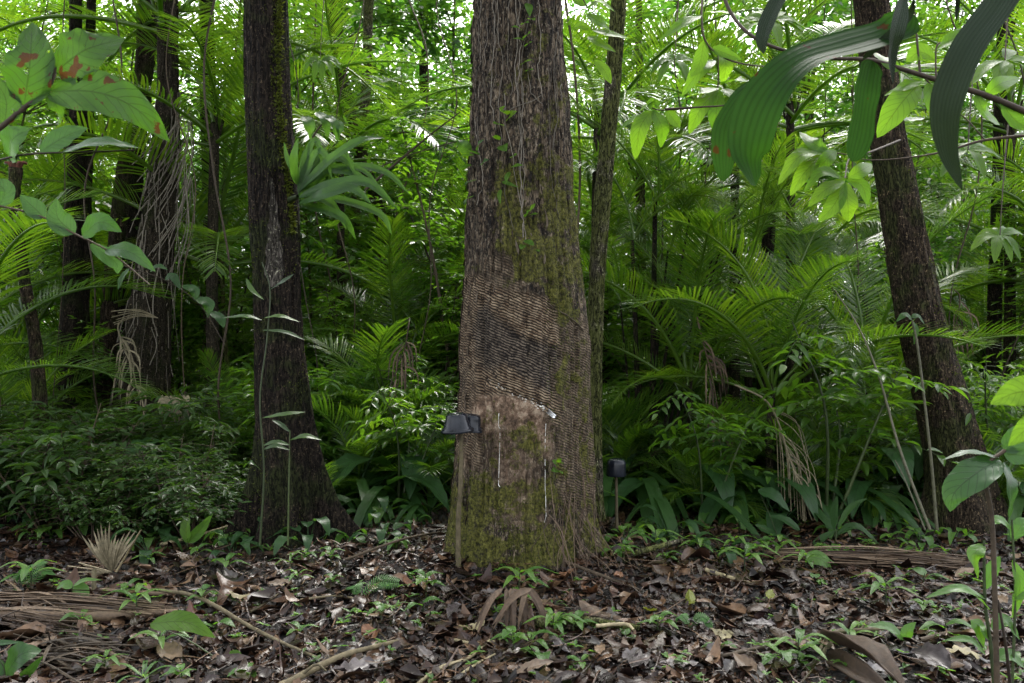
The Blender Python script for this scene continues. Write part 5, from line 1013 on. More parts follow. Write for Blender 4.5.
for k in range(12):
    a_ = random.uniform(-1.5, .9); l_ = random.uniform(45, 95); dY = random.uniform(-.2, .2); ep.append(([(298, 195, 0), (298+math.cos(a_)*l_*.4, 193+math.sin(a_)*l_*.35-12, dY*.4), (298+math.cos(a_)*l_*.75, 193+math.sin(a_)*l_*.5-8, dY*.8), (298+math.cos(a_)*l_, 196+math.sin(a_)*l_*.5+random.uniform(8, 30), dY)], random.uniform(.03, .06)))
plantpx('strap_epiphyte', 'big clump of drooping strap leaves growing from the buttressed tree', 'epiphyte', 5.1, [([(290, 200, .1), (298, 196, 0)], .02)], ep, G['strap'], M['greenstem'], prof='strap', up=(0, -1, .55), fold=.22)
plantpx('strap_epiphyte', 'four pale curled leaves hanging above the strap leaved clump', 'epiphyte', 5.4, [([(300, 195, 0), (312, 140, 0), (330, 116, 0)], .008)],
  [([(304, 116, 0), (309, 124, -.04), (311, 140, 0)], .075), ([(316, 112, 0), (325, 120, -.04), (328, 138, 0)], .07), ([(326, 115, 0), (335, 124, -.04), (338, 142, 0)], .06), ([(338, 120, 0), (340, 130, -.04), (336, 146, 0)], .05)], G['strap'], prof='strap')
def on_left(th, z):
    i = np.interp(z, VL[:, 0, 2], np.arange(len(VL))); i0 = min(int(i), len(VL)-2); k = VL.shape[1]; j = (th % (2*PI))/(2*PI)*k; j0 = int(j) % k; u, v = i-i0, j-int(j)
    q = (VL[i0, j0]*(1-v)+VL[i0, (j0+1) % k]*v)*(1-u)+(VL[i0+1, j0]*(1-v)+VL[i0+1, (j0+1) % k]*v)*u; return q+np.array([math.cos(th), math.sin(th), 0])*.003
V = []
for t in np.linspace(0, 1, 60):
    z = 2.24-.66*t; hw = .04+.40*t**.8*(1 if t < .86 else max(.15, (1-t)/.14)**.5)+.03*math.sin(t*31)
    for c in np.linspace(-1, 1, 14): V.append(on_left(-1.33+c*hw+.05*math.sin(t*5), z))
I = np.arange(59)[:, None]*14; J = np.arange(13)[None]; mb = MB(); mb.add(V, np.stack([I+J, I+J+1, I+J+15, I+J+14], -1), np.array([.4, 0, 0, 1.]))
child(mb, 'scar', barkmat('grey scar wood', (.06, .052, .044), (.17, .15, .125), (.04, .045, .02), moss=.1, fiber=9), TL)
# slender leafy saplings beside the buttressed tree
plantpx('leafy_sapling', 'sapling with paired leaves crossing the buttressed tree', 'sapling', 4.4,
  [([(260, 545, 0), (264, 470, 0), (260, 400, 0), (267, 340, 0), (270, 290, 0), (262, 262, 0)], [.006, .003])],
  [([(264, 300, 0), (252, 290, -.02), (246, 278, 0)], .03), ([(270, 290, 0), (282, 282, -.03), (294, 274, 0)], .035), ([(262, 320, 0), (245, 316, -.04), (222, 318, 0)], .035), ([(264, 318, 0), (280, 316, -.04), (300, 322, 0)], .035), ([(262, 330, 0), (285, 332, 0), (305, 340, 0)], .03), ([(262, 418, 0), (285, 414, -.04), (306, 412, 0)], .035), ([(262, 450, 0), (275, 446, 0), (290, 450, 0)], .03), ([(261, 470, 0), (250, 462, -.05), (243, 468, .05)], .03)], G['dark'], M['greenstem'], prof='lance')
plantpx('leafy_sapling', 'thin sapling with a few leaves right in front of the flaring buttress', 'sapling', 4.5,
  [([(288, 545, 0), (289, 480, 0), (290, 430, 0)], [.006, .003])],
  [([(290, 445, 0), (275, 442, 0), (262, 446, 0)], .035), ([(290, 440, 0), (305, 436, -.03), (322, 440, 0)], .04), ([(290, 432, 0), (280, 424, 0), (272, 420, 0)], .03)], G['dark'], M['greenstem'], prof='lance')
plantpx('leafy_vine', 'vine of heart shaped leaves trailing past the fibrous palm', 'vine', 6.2, [([(90, 250, 0), (130, 268, 0), (165, 280, 0), (200, 305, 0), (225, 345, 0)], .004)],
  [([(165, 280, 0), (172, 276, 0), (181, 290, 0)], .09), ([(182, 286, 0), (194, 290, 0), (196, 302, 0)], .09), ([(196, 298, 0), (208, 304, 0), (208, 318, 0)], .11), ([(210, 312, 0), (220, 318, 0), (224, 328, 0)], .09), ([(130, 268, 0), (122, 278, 0), (118, 290, 0)], .08), ([(150, 272, 0), (158, 266, 0), (168, 270, 0)], .07)], G['gloss'], fold=.1)
# near plant at the lower right
plantpx('leafy_shrub', 'near shrub with one very big glossy leaf at the lower right', 'shrub', 2.35,
  [([(997, 683, 0), (995, 600, 0), (992, 520, 0), (985, 470, 0), (1005, 450, 0)], [.008, .005]), ([(1010, 683, .05), (1005, 640, 0), (998, 600, 0)], .005)],
  [([(1000, 460, 0), (978, 472, -.04), (955, 492, -.05), (950, 512, -.05)], .10, (-.5, -1, .9)), ([(1000, 458, 0), (970, 452, 0), (942, 460, 0)], .035, (0, -.25, 1)), ([(1004, 462, 0), (1012, 490, -.05), (1008, 524, 0)], .06, (.6, -1, .2)), ([(1004, 452, 0), (1020, 436, 0), (1040, 430, 0)], .07, fr), ([(1004, 455, 0), (1020, 455, 0), (1045, 462, 0)], .06, fr)],
  G['gloss'], M['twig'], fold=.1, wave=.04)
plantpx('leafy_shrub', 'blurred close green leaves at the right edge above the big glossy leaf', 'shrub', 1.5, [([(1070, 460, 0), (1040, 420, 0), (1015, 400, 0)], .004)],
  [([(1050, 396, 0), (1020, 392, 0), (990, 404, 0)], .062, (0, -1, .3)), ([(1055, 432, 0), (1030, 428, 0), (1008, 446, 0)], .05, (0, -1, .3))], G['near'], fold=.1)
plantpx('leafy_shrub', 'young fresh green shrub along the right edge of the ground', 'shrub', 2.7,
  [([(995, 690, 0), (990, 640, 0), (985, 600, 0), (984, 540, 0)], [.007, .004]), ([(1012, 690, 0), (1015, 600, 0), (1012, 520, 0)], .005)],
  [([(984, 545, 0), (975, 555, -.02), (978, 580, 0)], .05), ([(1012, 560, 0), (1020, 585, 0), (1012, 618, 0)], .05, (.3, -1, .2)), ([(988, 600, 0), (960, 588, -.03), (925, 598, 0)], .035, (0, -.5, 1)), ([(990, 610, 0), (970, 592, -.05), (936, 590, 0)], .03, (0, -.4, 1)), ([(990, 640, 0), (978, 625, 0), (984, 648, 0)], .05), ([(992, 630, 0), (1005, 620, 0), (1020, 640, 0)], .05), ([(985, 590, 0), (992, 570, 0), (1000, 556, 0)], .04), ([(1012, 540, 0), (1022, 525, 0), (1032, 520, 0)], .05), ([(1012, 530, 0), (1000, 520, 0), (990, 524, 0)], .04), ([(986, 655, 0), (970, 640, 0), (945, 640, 0)], .03), ([(1012, 600, 0), (1030, 590, 0), (1050, 600, 0)], .05), ([(995, 660, 0), (1010, 655, 0), (1025, 668, 0)], .05)],
  G['seed'], M['greenstem'], prof='lance')
# single standing leaves on the ground
def gplant(name, label, x, y, lvs, mat=G['seed'], prof='ovate', fold=.14, group=None, up=(0, -.6, 1)):
    b = ground_at(x, y); Yb = b[1]; mb = MB(); parts = []
    for l in lvs:
        q0 = P(l[0][0][0], l[0][0][1], Yb); tube(mb, [b-np.array([0, 0, .02]), (b+q0)/2+np.array([0, 0, .01]), q0], [.004, .002], n=6, k=5)
    parts.append(('stem', mb, M['greenstem']))
    for l in lvs:
        ml = MB(); q = [P(a[0], a[1], Yb+(a[2] if len(a) > 2 else 0)) for a in l[0]]; blade(ml, q, l[1], l[2] if len(l) > 2 else up, prof, nu=14, nw=4, fold=fold, wave=.03); parts.append(('leaf', ml, mat))
    return one(name, label, 'seedling', parts, group)
gplant('seedling', 'single long bright leaf held low over the litter at the lower left', 228, 662, [([(150, 624, 0), (185, 622, -.05), (216, 638, 0)], .10, (0, -.7, 1)), ([(228, 660), (235, 655), (246, 662)], .05)], G['near'])
gplant('seedling', 'upright pair of fresh broad leaves beside the buttressed tree', 187, 552, [([(187, 543), (186, 526), (190, 514)], .09, (-.5, -1, 0)), ([(188, 543), (200, 530), (213, 513)], .07, (.5, -1, .2))])
gplant('seedling', 'two leaf sprout of bright round leaves behind the fallen frond', 72, 606, [([(72, 588), (64, 584), (56, 590)], .05, (0, -.7, 1)), ([(73, 587), (82, 590), (91, 598)], .07, (0, -.8, 1)), ([(73, 586), (85, 580), (102, 580)], .03)])
gplant('seedling', 'big wet green leaves at the very lower left corner', 8, 682, [([(5, 676), (20, 655, -.05), (42, 650, 0)], .11, (0, -1, .8)), ([(0, 660), (-15, 645), (24, 642)], .05), ([(10, 690), (22, 680), (44, 655)], .06, (.3, -1, .6)), ([(0, 680), (-12, 668), (-20, 660)], .1)], G['gloss'])
gplant('seedling', 'drooping broad leaf hanging over the litter between the dead fronds', 812, 566, [([(805, 556), (822, 560, -.05), (832, 574, -.05)], .09, (.3, -1, .4))])
gplant('seedling', 'long pale green leaf lying low near the lower right sheath', 905, 650, [([(905, 640), (888, 627, 0), (868, 626, 0)], .06, (0, -.5, 1)), ([(905, 640), (908, 630), (916, 622)], .05)])
gplant('seedling', 'broad grey green leaf above the herbs right of the palms', 780, 540, [([(758, 490), (775, 496, -.06), (790, 512, -.06)], .10, (.4, -1, .8)), ([(755, 525), (770, 532), (790, 538)], .07), ([(800, 530), (785, 520), (770, 516)], .08)], G['gloss'])
gplant('seedling', 'upright narrow spear leaves at the foot of the hanging dead frond', 836, 545, [([(834, 530), (834, 512), (837, 495)], .05, (0, -1, 0)), ([(837, 530), (850, 508), (868, 498)], .04), ([(836, 530), (820, 540), (808, 552)], .05), ([(836, 535), (856, 526), (880, 545)], .06)], G['strap'], 'lance')
# ferns
def fern(name, label, x, y, tips, w=.03, mat=G['fern'], Lr=1):
    b = ground_at(x, y); parts = []
    for (tx, ty, dY) in tips:
        mb = MB(); e = P(tx, ty, b[1]+dY); mid = (b+e)/2+np.array([0, 0, .05]); p = smooth_path([b+np.array([0, 0, .02]), mid, e], 22); tube(mb, p, [.002, .0008], n=22, k=4, rnd=.1)
        t = nrm(np.gradient(p, axis=0)); s_ = nrm(np.cross(t, [0, -.6, 1.])); i = np.arange(3, 22, 1); L = .75*w*np.sin(PI*np.clip((i-1)/22, 0, 1))**.6*1.3
        for sd in (-1, 1): leaves(mb, p[i], s_[i]*sd+t[i]*.35, nrm(np.array([0, -.6, 1.])), L, .0058, RIB)
        parts.append(('frond', mb, mat))
    return one(name, label, 'fern', parts, 'small ferns')
fern('fern', 'small fern lying to the right in the litter left of the cup stake', 358, 602, [(398, 582, 0), (352, 590, .1)], .055)
fern('fern', 'blue green fern at the left behind the fallen frond', 28, 592, [(52, 572, .1), (40, 562, .2), (18, 575, 0)], .06)
fern('fern', 'small fern in the litter right of the tapped tree', 690, 632, [(712, 625, 0), (675, 622, .1)], .035)
# ------------------------------------------------------------ dead fronds, sheaths, sticks
def rib_bundle(mb, a, b, n, spread, r=.003, sag=.02, flat=True, rnd=None):
    for _ in range(n):
        o1 = rng.normal(0, spread, 3); o2 = rng.normal(0, spread*1.6, 3); o1[2] = abs(o1[2])*.5; o2[2] = abs(o2[2])*.4; t0, t1 = sorted(rng.random(2)); 
        if t1-t0 < .35: t0, t1 = 0, 1
        p0 = a+(b-a)*t0+o1; p1 = a+(b-a)*t1+o2; m_ = (p0+p1)/2+np.array([0, 0, sag*rng.normal()]); L = np.linalg.norm(p1-p0)
        if rng.random() < .5: tube(mb, [p0, m_, p1], r*rng.uniform(.6, 1.4), n=10, k=4)
        else: blade(mb, [p0, m_, p1], rng.uniform(.008, .02), (rng.normal(0, .4), rng.normal(0, .4), 1), 'strap', nu=10, nw=1, fold=.4, wave=0)
def dead(name, label, segs, mat=M['dead'], group='dead palm fronds'):
    mb = MB()
    for (x0, y0, x1, y1, n, sp_, l0, l1) in segs: rib_bundle(mb, ground_at(x0, y0, l0), ground_at(x1, y1, l1), n, sp_)
    return one(name, label, 'dead frond', [(name, mb, mat)], group)
dead('dead_frond', 'thick brown dead palm frond lying across the left foreground', [(-40, 600, 165, 612, 46, .03, .03, .03), (-40, 618, 70, 628, 46, .05, .02, .02), (0, 590, 60, 625, 10, .03, .05, .02)])
mb = MB(); tube(mb, [ground_at(-30, 612, .05), ground_at(60, 618, .045), ground_at(178, 612, .03)], [.035, .028, .014], n=24, k=10, wob=.15); tube(mb, [ground_at(82, 590, .03), ground_at(120, 592, .03), ground_at(172, 594, .02)], [.016, .012], n=14, k=8, wob=.2)
one('dead_stalk', 'two stout brown dead leaf stalks on the left foreground', 'dead stalk', [('dead_stalk', mb, M['dead'])])
dead('dead_frond', 'dead frond of reddish leaflets lying below the leaning tree', [(768, 556, 965, 566, 60, .035, .03, .03), (850, 560, 925, 556, 16, .04, .04, .05)])
dead('dead_frond', 'wiry dead frond lying in the lower left corner', [(20, 660, 110, 676, 40, .05, .01, .01), (40, 640, 110, 650, 20, .05, .01, .01)], M['twig'])
mb = MB()
c = ground_at(112, 572, .02)
for k in range(15):
    a = 2.2-1.35*k/14; l = rng.uniform(.18, .30); e = c+np.array([math.cos(a)*l*.9, -.05, math.sin(a)*l]); blade(mb, [c, (c+e)/2+np.array([0, -.02, .01]), e], .017, (0, -1, .2), 'strap', nu=8, nw=1, fold=.5, wave=0)
for k in range(9):
    a = 2.6+.3*rng.random(); l = rng.uniform(.12, .2); e = c+np.array([-.02-l, -.1*rng.random(), l*.5-.02*k]); tube(mb, [c, e], .0035, k=4)
one('dead_fan_frond', 'pale dead fan of upright leaflets standing at the left', 'dead frond', [('dead_fan_frond', mb, M['deadpale'])], 'dead palm fronds')
mb = MB(); b = ground_at(94, 598, 0); tube(mb, [b, b+np.array([0, 0, .14])], .012, k=8, wob=.2); one('dead_stub', 'short pale upright stub in front of the dead fan', 'stub', [('dead_stub', mb, M['deadpale'])])
mb = MB(); c = P(770, 405, 5.9); e = P(812, 520, 5.7)
for k in range(34):
    t = rng.random()*.8; p0 = c+(e-c)*t; dx = rng.uniform(-.02, .30)*(1-t*.5); L = rng.uniform(.25, .5); p1 = p0+np.array([dx, -.05, -L]); p1[2] = max(p1[2], .05); tube(mb, [p0, (p0+p1)/2+np.array([dx*.25, 0, .06]), p1], rng.uniform(.002, .0045), n=9, k=4)
tube(mb, [P(735, 385, 6.1), c, (c+e)/2, e], [.008, .004], n=14, k=6)
one('hanging_dead_frond', 'pale dead frond hanging in strings left of the leaning tree', 'dead frond', [('hanging_dead_frond', mb, M['deadpale'])], 'dead palm fronds')
mb = MB(); c = P(160, 402, 7.0)
for k in range(7):
    p0 = c+np.array([.02+k*.035, 0, .05+.01*rng.random()]); L = rng.uniform(.12, .24); blade(mb, [p0, p0+np.array([.01, -.06, -L*.4]), p0+np.array([.02, -.05, -L])], .045, (0, -1, .3), 'strap', nu=8, nw=1, fold=.3, wave=.1)
one('dried_leaf', 'pale dried leaf with hanging ribbons at the foot of the fibrous palm', 'dead leaf', [('dried_leaf', mb, M['deadpale'])]); mb = MB()
for k in range(10):
    a = 3.1+k*.09; p0 = P(158, 318, 7.2); e = p0+np.array([math.cos(a)*.35, -.1, .06*math.sin(k)]); tube(mb, [p0, (p0+e)/2+np.array([0, 0, .04]), e], .003, k=4)
one('dry_leaflets', 'few dry grey leaflets sticking out left of the fibrous palm trunk', 'dead leaf', [('dry_leaflets', mb, M['deadpale'])])
for (x0, y0, x1, y1, Yd, n_, mt, lab) in [(700, 330, 722, 440, 6.6, 26, 'dead', 'brown dead frond hanging among the palms right of the mossy tree'), (408, 330, 385, 430, 7.0, 22, 'dead', 'brown dead frond hanging between the buttressed and tapped trees'), (118, 330, 140, 400, 7.4, 22, 'deadpale', 'pale dead frond hanging beside the fibrous palm trunk'), (960, 300, 940, 380, 7.6, 20, 'dead', 'brown dead frond hanging behind the leaning tree')]:
    mb = MB(); c = P(x0, y0, Yd); e = P(x1, y1, Yd-.1)
    for k in range(n_):
        t = rng.random()*.9; p0 = c+(e-c)*t; dx = rng.uniform(-.16, .2)*(1-t*.5); L = rng.uniform(.15, .4); p1 = p0+np.array([dx, -.05, -L]); blade(mb, [p0, (p0+p1)/2+np.array([dx*.3, 0, .05]), p1], .014, (rng.normal(0, .5), -1, .3), 'strap', nu=7, nw=1, fold=.5, wave=0)
    tube(mb, [c+np.array([0, .1, .1]), c, (c+e)/2+np.array([.02, 0, 0]), e], [.007, .004], n=14, k=6)
    one('hanging_dead_frond', lab, 'dead frond', [('hanging_dead_frond', mb, M[mt])], 'dead palm fronds')
# hanging fibres on the palm trunk
mb = MB()
for _ in range(230):
    i = rng.integers(10, 150); j = rng.integers(0, 60); c = VF[i, j]; c = c+nrm(c-np.array([VF[i, :, 0].mean(), 8., c[2]]))*.01; L = rng.uniform(.2, .8); e = c+np.array([rng.normal(-.03, .05), -.02, -L]); tube(mb, [c, (c+e)/2+rng.normal(0, .02, 3), e], rng.uniform(.002, .005), n=7, k=4)
for (xx, yy) in ((184, 115), (180, 150), (190, 180)):
    for _ in range(10): c = P(xx, yy, 7.8)+rng.normal(0, .04, 3); e = c+np.array([rng.uniform(-.45, -.05), 0, -rng.uniform(.4, .9)]); tube(mb, [c, (c+e)/2+np.array([.06, 0, 0]), e], rng.uniform(.003, .006), n=9, k=4)
child(mb, 'hanging_fibres', M['root'], FT)
# dead sheath pieces, bottom right
mb = MB()
blade(mb, [ground_at(822, 640, .06), ground_at(865, 655, .09), ground_at(905, 690, .04)], .13, (.3, -.3, 1), 'strap', nu=20, nw=5, fold=.7, wave=.03, rnd=.15)
blade(mb, [ground_at(826, 655, .03), ground_at(860, 674, .05), ground_at(900, 700, .03)], .08, (-.3, -.8, .6), 'strap', nu=16, nw=4, fold=.6, wave=.03, rnd=.05)
o = one('palm_sheath', 'large dark brown curved palm sheath lying at the lower right', 'dead leaf', [('palm_sheath', mb, M['dead'])]); so = o.modifiers.new('s', 'SOLIDIFY'); so.thickness = .006
mb = MB()
for (x0, y0, x1, y1) in ((816, 652, 832, 620), (824, 648, 838, 628), (820, 656, 826, 640)): blade(mb, [ground_at(x0, y0, .02), ground_at((x0+x1)/2, (y0+y1)/2+3, .09), ground_at(x1, y1+8, .10)], .03, (1, -.6, .3), 'strap', nu=10, nw=2, fold=.5)
one('dead_leaf', 'curled pale brown dead leaf standing against the palm sheath', 'dead leaf', [('dead_leaf', mb, M['deadpale'])])
mb = MB()
for k in range(15):
    c = ground_at(516+rng.normal(0, 9), 588, .13+rng.random()*.06); a = rng.uniform(3.3, 6.2); e = c+np.array([math.cos(a)*rng.uniform(.05, .2), -.05-.14*rng.random(), -rng.uniform(.08, .2)]); e[2] = max(e[2], gz(e[0], e[1]).item()+.01); blade(mb, [c, (c+e)/2+np.array([0, -.02, .04]), e], .022, (0, -1, .5), 'strap', nu=8, nw=1, fold=.4, wave=.05, rnd=.25+.5*rng.random())
one('dead_rosette', 'drooping brown dead leaves bunched at the front foot of the tapped tree', 'dead leaf', [('dead_rosette', mb, M['dead'])])
sticks = [
 ([(160, 590, .05), (200, 598, .05), (260, 632, .04), (322, 660, .03)], .0095, M['stick'], 'long thin tan stick slanting down across the left foreground'),
 ([(255, 700, .05), (300, 676, .06), (345, 655, .06), (402, 640, .04)], .014, M['stick'], 'thick greenish stalk rising from the bottom edge left of centre'),
 ([(410, 690, .02), (440, 668, .03), (468, 658, .03), (490, 640, .04)], .008, M['palestick'], 'pale yellow split stick at the bottom centre'),
 ([(440, 690, .02), (470, 668, .03), (495, 654, .03)], .006, M['palestick'], 'shorter pale stick lying beside the yellow split stick'),
 ([(455, 640, .02), (478, 644, .03), (500, 640, .02)], .007, M['palestick'], 'short pale stalk in the litter below the tapped tree'),
 ([(535, 624, .03), (575, 620, .05), (640, 628, .04)], .022, M['mossy'], 'dark mossy rotten branch lying in front of the tapped tree'),
 ([(596, 626, .07), (625, 624, .07), (634, 630, .06)], .008, M['palestick'], 'short pale stick resting on the mossy rotten branch'),
 ([(636, 553, .10), (660, 546, .12), (682, 540, .14)], .016, M['mossy'], 'mossy branch propped up beside the rounded cup'),
 ([(706, 570, .02), (725, 576, .03), (752, 584, .03)], .012, M['palestick'], 'whitish rotten stick right of the tapped tree'),
 ([(826, 634, .05), (860, 630, .05), (905, 628, .04)], .009, M['stick'], 'straight tan stick above the palm sheath'),
 ([(160, 545, .03), (200, 535, .05), (228, 526, .08)], .012, M['palestick'], 'pale stick lying left of the buttress'),
 ([(116, 572, .02), (128, 552, .12), (141, 530, .25)], .006, M['palestick'], 'thin stick leaning up behind the dead fan'),
 ([(250, 612, .02), (262, 605, .03), (278, 594, .03)], .006, M['stick'], 'short forked stick in the litter below the buttress'),
 ([(345, 560, .03), (400, 540, .10), (440, 532, .03)], .008, M['twig'], 'dark arching twig between the buttress and the tapped tree'),
 ([(448, 548, .03), (480, 538, .10), (520, 546, .05)], .007, M['mossy'], 'mossy looped root arching across the front of the tapped tree'),
 ([(560, 560, .03), (600, 575, .04), (640, 590, .02)], .010, M['twig'], 'dark stick running out from the right foot of the tapped tree'),
 ([(700, 660, .02), (740, 652, .04), (790, 640, .03)], .008, M['twig'], 'dark wet twig at the lower middle right'),
 ([(920, 640, .03), (960, 632, .04), (1010, 640, .03)], .010, M['twig'], 'dark twig under the fresh green shrub'),
 ([(240, 565, .3), (243, 520, .4), (236, 470, .7)], .0, M['stick'], ''),
 ([(300, 600, .03), (340, 596, .03), (372, 604, .02)], .006, M['stick'], 'thin brown stick left of the small fern'),
]
for pts, r, mat, lab in sticks:
    if r <= 0: continue
    mb = MB(); tube(mb, [ground_at(a, b, c) for a, b, c in pts], [r, r*.95, r*.6], n=36, k=8, wob=.25, rnd=.3+.5*random.random())
    if r > .008 and mat is M['stick']: q = ground_at(*pts[1][:2], pts[1][2]); tube(mb, [q, q+np.array([.05, .03, .03]), q+np.array([.09, .02, .01])], [r*.5, r*.2], n=6, k=6)
    one('fallen_stick', lab, 'stick', [('fallen_stick', mb, mat)], 'sticks on the forest floor')
# conspicuous fallen leaves, each by itself
fl_ = [(562, 575, .17, .09, 'orange', 'large tan dead leaf'), (600, 613, .2, .09, 'tan', 'curled tan leaf'), (632, 545, .1, .05, 'tan', ''), (650, 612, .12, .07, 'yellow', 'folded yellow green leaf'), (690, 600, .14, .06, 'yellow', 'yellow leaf'), (722, 634, .10, .07, 'pale', 'pale yellow leaf'), (372, 633, .11, .08, 'orange', 'rusty orange leaf'), (455, 613, .20, .09, 'grey', 'large grey leaf'), (472, 628, .18, .06, 'pale', 'long buff leaf'), (535, 672, .16, .05, 'tan', 'long tan leaf'), (635, 660, .2, .12, 'grey', 'broad purplish grey leaf'), (355, 672, .2, .12, 'grey', 'broad grey leaf with a torn edge'), (560, 645, .15, .06, 'grey', 'narrow grey leaf'), (600, 655, .14, .05, 'tan', ''), (770, 600, .10, .05, 'yellow', 'bright yellow leaf'), (930, 660, .22, .12, 'grey', 'large brownish grey leaf'), (962, 655, .15, .10, 'pale', 'pale mottled leaf'), (170, 658, .14, .1, 'tan', 'brown leaf'), (250, 640, .12, .07, 'tan', ''), (195, 610, .09, .09, 'red', 'dark red brown leaf'), (300, 618, .12, .06, 'grey', ''), (410, 585, .12, .05, 'orange', 'small orange brown leaf'), (230, 575, .16, .07, 'grey', ''), (215, 560, .12, .07, 'grey', ''), (520, 655, .16, .08, 'dark', ''), (680, 668, .16, .08, 'grey', ''), (745, 665, .14, .07, 'tan', ''), (800, 645, .11, .08, 'tan', ''), (590, 590, .16, .08, 'orange', 'long curled orange brown leaf'), (618, 580, .12, .06, 'orange', ''), (850, 600, .1, .05, 'tan', ''), (900, 580, .07, .05, 'yellow', ''), (1000, 600, .12, .07, 'tan', ''), (40, 645, .12, .07, 'tan', ''), (330, 648, .12, .05, 'tan', ''), (430, 655, .13, .07, 'dark', ''), (490, 598, .12, .06, 'dark', ''), (540, 600, .15, .06, 'tan', ''), (965, 575, .12, .06, 'tan', ''), (700, 625, .12, .06, 'grey', ''), (660, 590, .13, .06, 'dark', ''), (240, 600, .1, .05, 'pale', ''), (385, 610, .13, .06, 'grey', ''), (280, 585, .12, .06, 'tan', ''), (880, 672, .16, .09, 'dark', ''), (760, 630, .13, .07, 'grey', ''), (140, 640, .12, .05, 'tan', '')]
cm = dict(orange=plainmat('orange brown leaf', [(.11, .045, .018), (.15, .07, .03)], .5, .4, 40), tan=plainmat('tan leaf', [(.09, .058, .034), (.16, .105, .065)], .5, .4, 40), yellow=G['yellow'], pale=plainmat('buff leaf', [(.17, .14, .07), (.22, .19, .10)], .5, .4, 40), grey=plainmat('grey purple leaf', [(.04, .032, .033), (.075, .06, .06)], .36, .4, 40), red=plainmat('red brown leaf', [(.06, .018, .01), (.08, .025, .012)], .5, .5, 40), dark=plainmat('wet dark leaf', [(.04, .028, .024), (.06, .04, .034)], .3, .6, 40))
for (x, y, L, w, c, lab) in fl_:
    b = ground_at(x, y, .035); a = random.uniform(0, 6.28); d = np.array([math.cos(a), math.sin(a), 0])*L/2; mb = MB(); k = random.uniform(.01, .05)
    blade(mb, [b-d+np.array([0, 0, random.uniform(-.01, .03)]), b+np.array([0, 0, random.uniform(-.02, .03)]), b+d+np.array([0, 0, random.uniform(-.01, .05)])], w*.85, (random.uniform(-.4, .4), random.uniform(-.6, .1), 1), random.choice(['ovate', 'lance', 'obov']), nu=12, nw=3, fold=random.choice([-.5, .25, .5, .35]), wave=.1, rnd=random.random())
    o = one('fallen_leaf', None, 'leaf', [('fallen_leaf', mb, cm[c])]); txt = {'orange': 'orange brown', 'tan': 'dull tan', 'yellow': 'yellow green', 'pale': 'pale buff', 'grey': 'wet grey purple', 'red': 'dark red', 'dark': 'wet dark brown'}[c]
    reg(o, 'fl'+c, '%s fallen leaf' % txt, 'leaf', 'larger fallen leaves')
# near twigs rising right of the leaning tree foot
plantpx('bare_sapling', 'bare pale slanting stems in front of the leaning tree foot', 'sapling', 5.2, [([(937, 530, 0), (930, 450, 0), (918, 350, 0), (912, 320, 0)], [.010, .006]), ([(930, 530, 0), (900, 450, .1), (880, 380, .2), (860, 330, .3), (835, 290, .4)], [.010, .004]), ([(925, 530, .1), (905, 480, .2), (895, 460, .3)], .006)], [([(912, 320, 0), (905, 315, 0), (896, 322, 0)], .06), ([(912, 318, 0), (918, 316, 0), (925, 325, 0)], .05), ([(913, 322, 0), (916, 330, 0), (914, 345, 0)], .04)], G['strap'], M['palestem'])

# ------------------------------------------------------------ labels for the repeats: by what they stand beside
LM = [(-400, 118, 'left of the fibrous palm'), (118, 245, 'beside the fibrous palm'), (245, 330, 'by the buttressed tree'), (330, 450, 'between buttressed and tapped trees'), (450, 592, 'around the tapped tree'), (592, 700, 'just right of the mossy tree'), (700, 850, 'between mossy and leaning trees'), (850, 960, 'by the leaning tree'), (960, 1500, 'right of the leaning tree')]
ORD = ['', 'second', 'third', 'fourth', 'fifth', 'sixth', 'seventh', 'eighth', 'ninth', 'tenth', 'eleventh', 'twelfth', 'thirteenth', 'fourteenth', 'fifteenth', 'sixteenth', 'seventeenth', 'eighteenth', 'nineteenth', 'twentieth', 'twenty-first', 'twenty-second']
for (key, text), obs in BATCH.items():
    cells = {}
    for o in obs:
        xx, yy = px(np.array(o.location)); r = next(i for i, (a, b, t) in enumerate(LM) if a <= xx < b) if -400 <= xx < 1500 else 8
        cells.setdefault(r, []).append((xx, o))
    for r, l in cells.items():
        l.sort(key=lambda t: t[0])
        for i, (xx, o) in enumerate(l):
            o['label'] = (text + ' ' + LM[r][2]) if len(l) == 1 else '%s %s, %s from the left' % (text, LM[r][2], ORD[i] or 'first')

# prototypes that no spot asked for
for o in [o for o in scene.objects if o.parent is None and o.type in ('EMPTY', 'MESH') and 'label' not in o and 'kind' not in o]:
    for ch in list(o.children): bpy.data.objects.remove(ch)
    bpy.data.objects.remove(o)
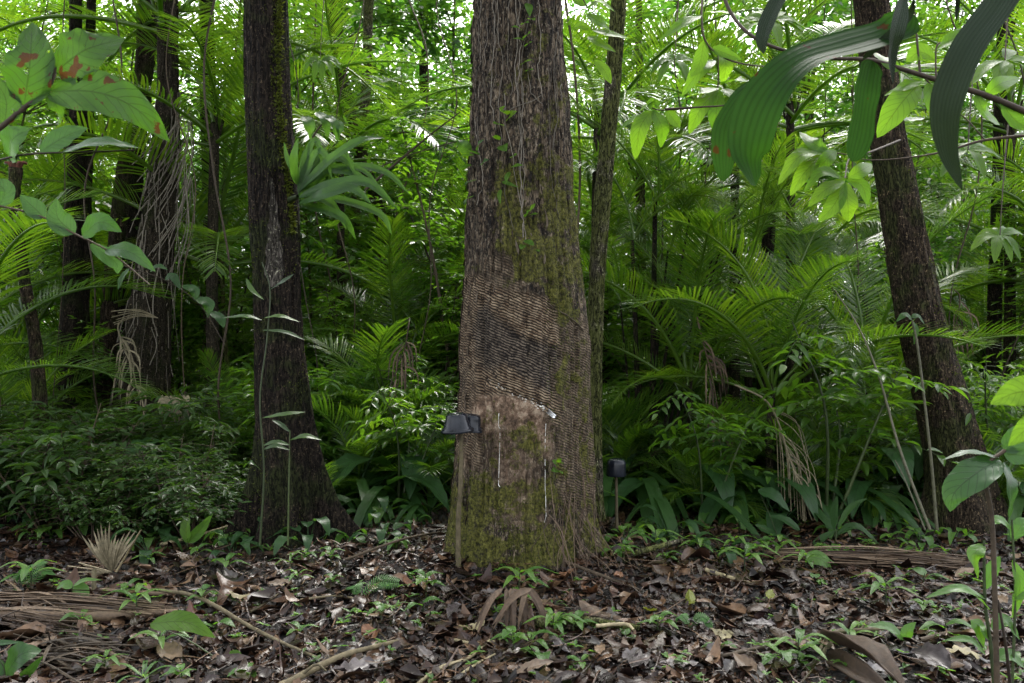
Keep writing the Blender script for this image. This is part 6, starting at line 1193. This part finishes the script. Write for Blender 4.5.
# ------------------------------------------------------------ light, sky, camera
w = bpy.data.worlds.new('World'); scene.world = w; w.use_nodes = True; nt = w.node_tree; nt.nodes.clear()
SUN_EL, SUN_AZ = 50, 12      # the sun stands behind cloud, beyond the trees
sky = nt.nodes.new('ShaderNodeTexSky'); sky.sky_type = 'NISHITA'; sky.sun_disc = False; sky.sun_elevation = math.radians(SUN_EL); sky.sun_rotation = math.radians(SUN_AZ); sky.air_density = 1.0; sky.dust_density = 4.0; sky.ozone_density = 1.0
hs = nt.nodes.new('ShaderNodeHueSaturation'); hs.inputs['Saturation'].default_value = .22
bg = nt.nodes.new('ShaderNodeBackground'); bg.inputs[1].default_value = .15; wo = nt.nodes.new('ShaderNodeOutputWorld')
nt.links.new(sky.outputs[0], hs.inputs['Color']); nt.links.new(hs.outputs[0], bg.inputs[0]); nt.links.new(bg.outputs[0], wo.inputs[0])
sl = bpy.data.lights.new('sun', 'SUN'); sl.energy = 1.5; sl.angle = math.radians(25); sl.color = (1, .96, .9)
so = bpy.data.objects.new('sun', sl); COL.objects.link(so); e, a = math.radians(SUN_EL), math.radians(SUN_AZ)
so.rotation_euler = Vector((math.sin(a)*math.cos(e), math.cos(a)*math.cos(e), math.sin(e))).to_track_quat('Z', 'Y').to_euler()
cam = bpy.data.cameras.new('camera'); cam.lens = 30; cam.sensor_width = 36; cam.clip_end = 600; cam.clip_start = .05
cam.dof.use_dof = True; cam.dof.focus_distance = 4.6; cam.dof.aperture_fstop = 8
co = bpy.data.objects.new('camera', cam); COL.objects.link(co); co.location = (0, 0, CAMH); co.rotation_euler = (PI/2, 0, 0); scene.camera = co
scene.view_settings.view_transform = 'Standard'; scene.view_settings.look = 'None'; scene.view_settings.gamma = 1; scene.view_settings.exposure = 2.5
scene.render.engine = 'CYCLES'; c = scene.cycles; c.max_bounces = 8; c.diffuse_bounces = 5; c.glossy_bounces = 2; c.transmission_bounces = 6; c.transparent_max_bounces = 4; c.use_denoising = True; c.caustics_reflective = False; c.caustics_refractive = False
c.sample_clamp_indirect = 6
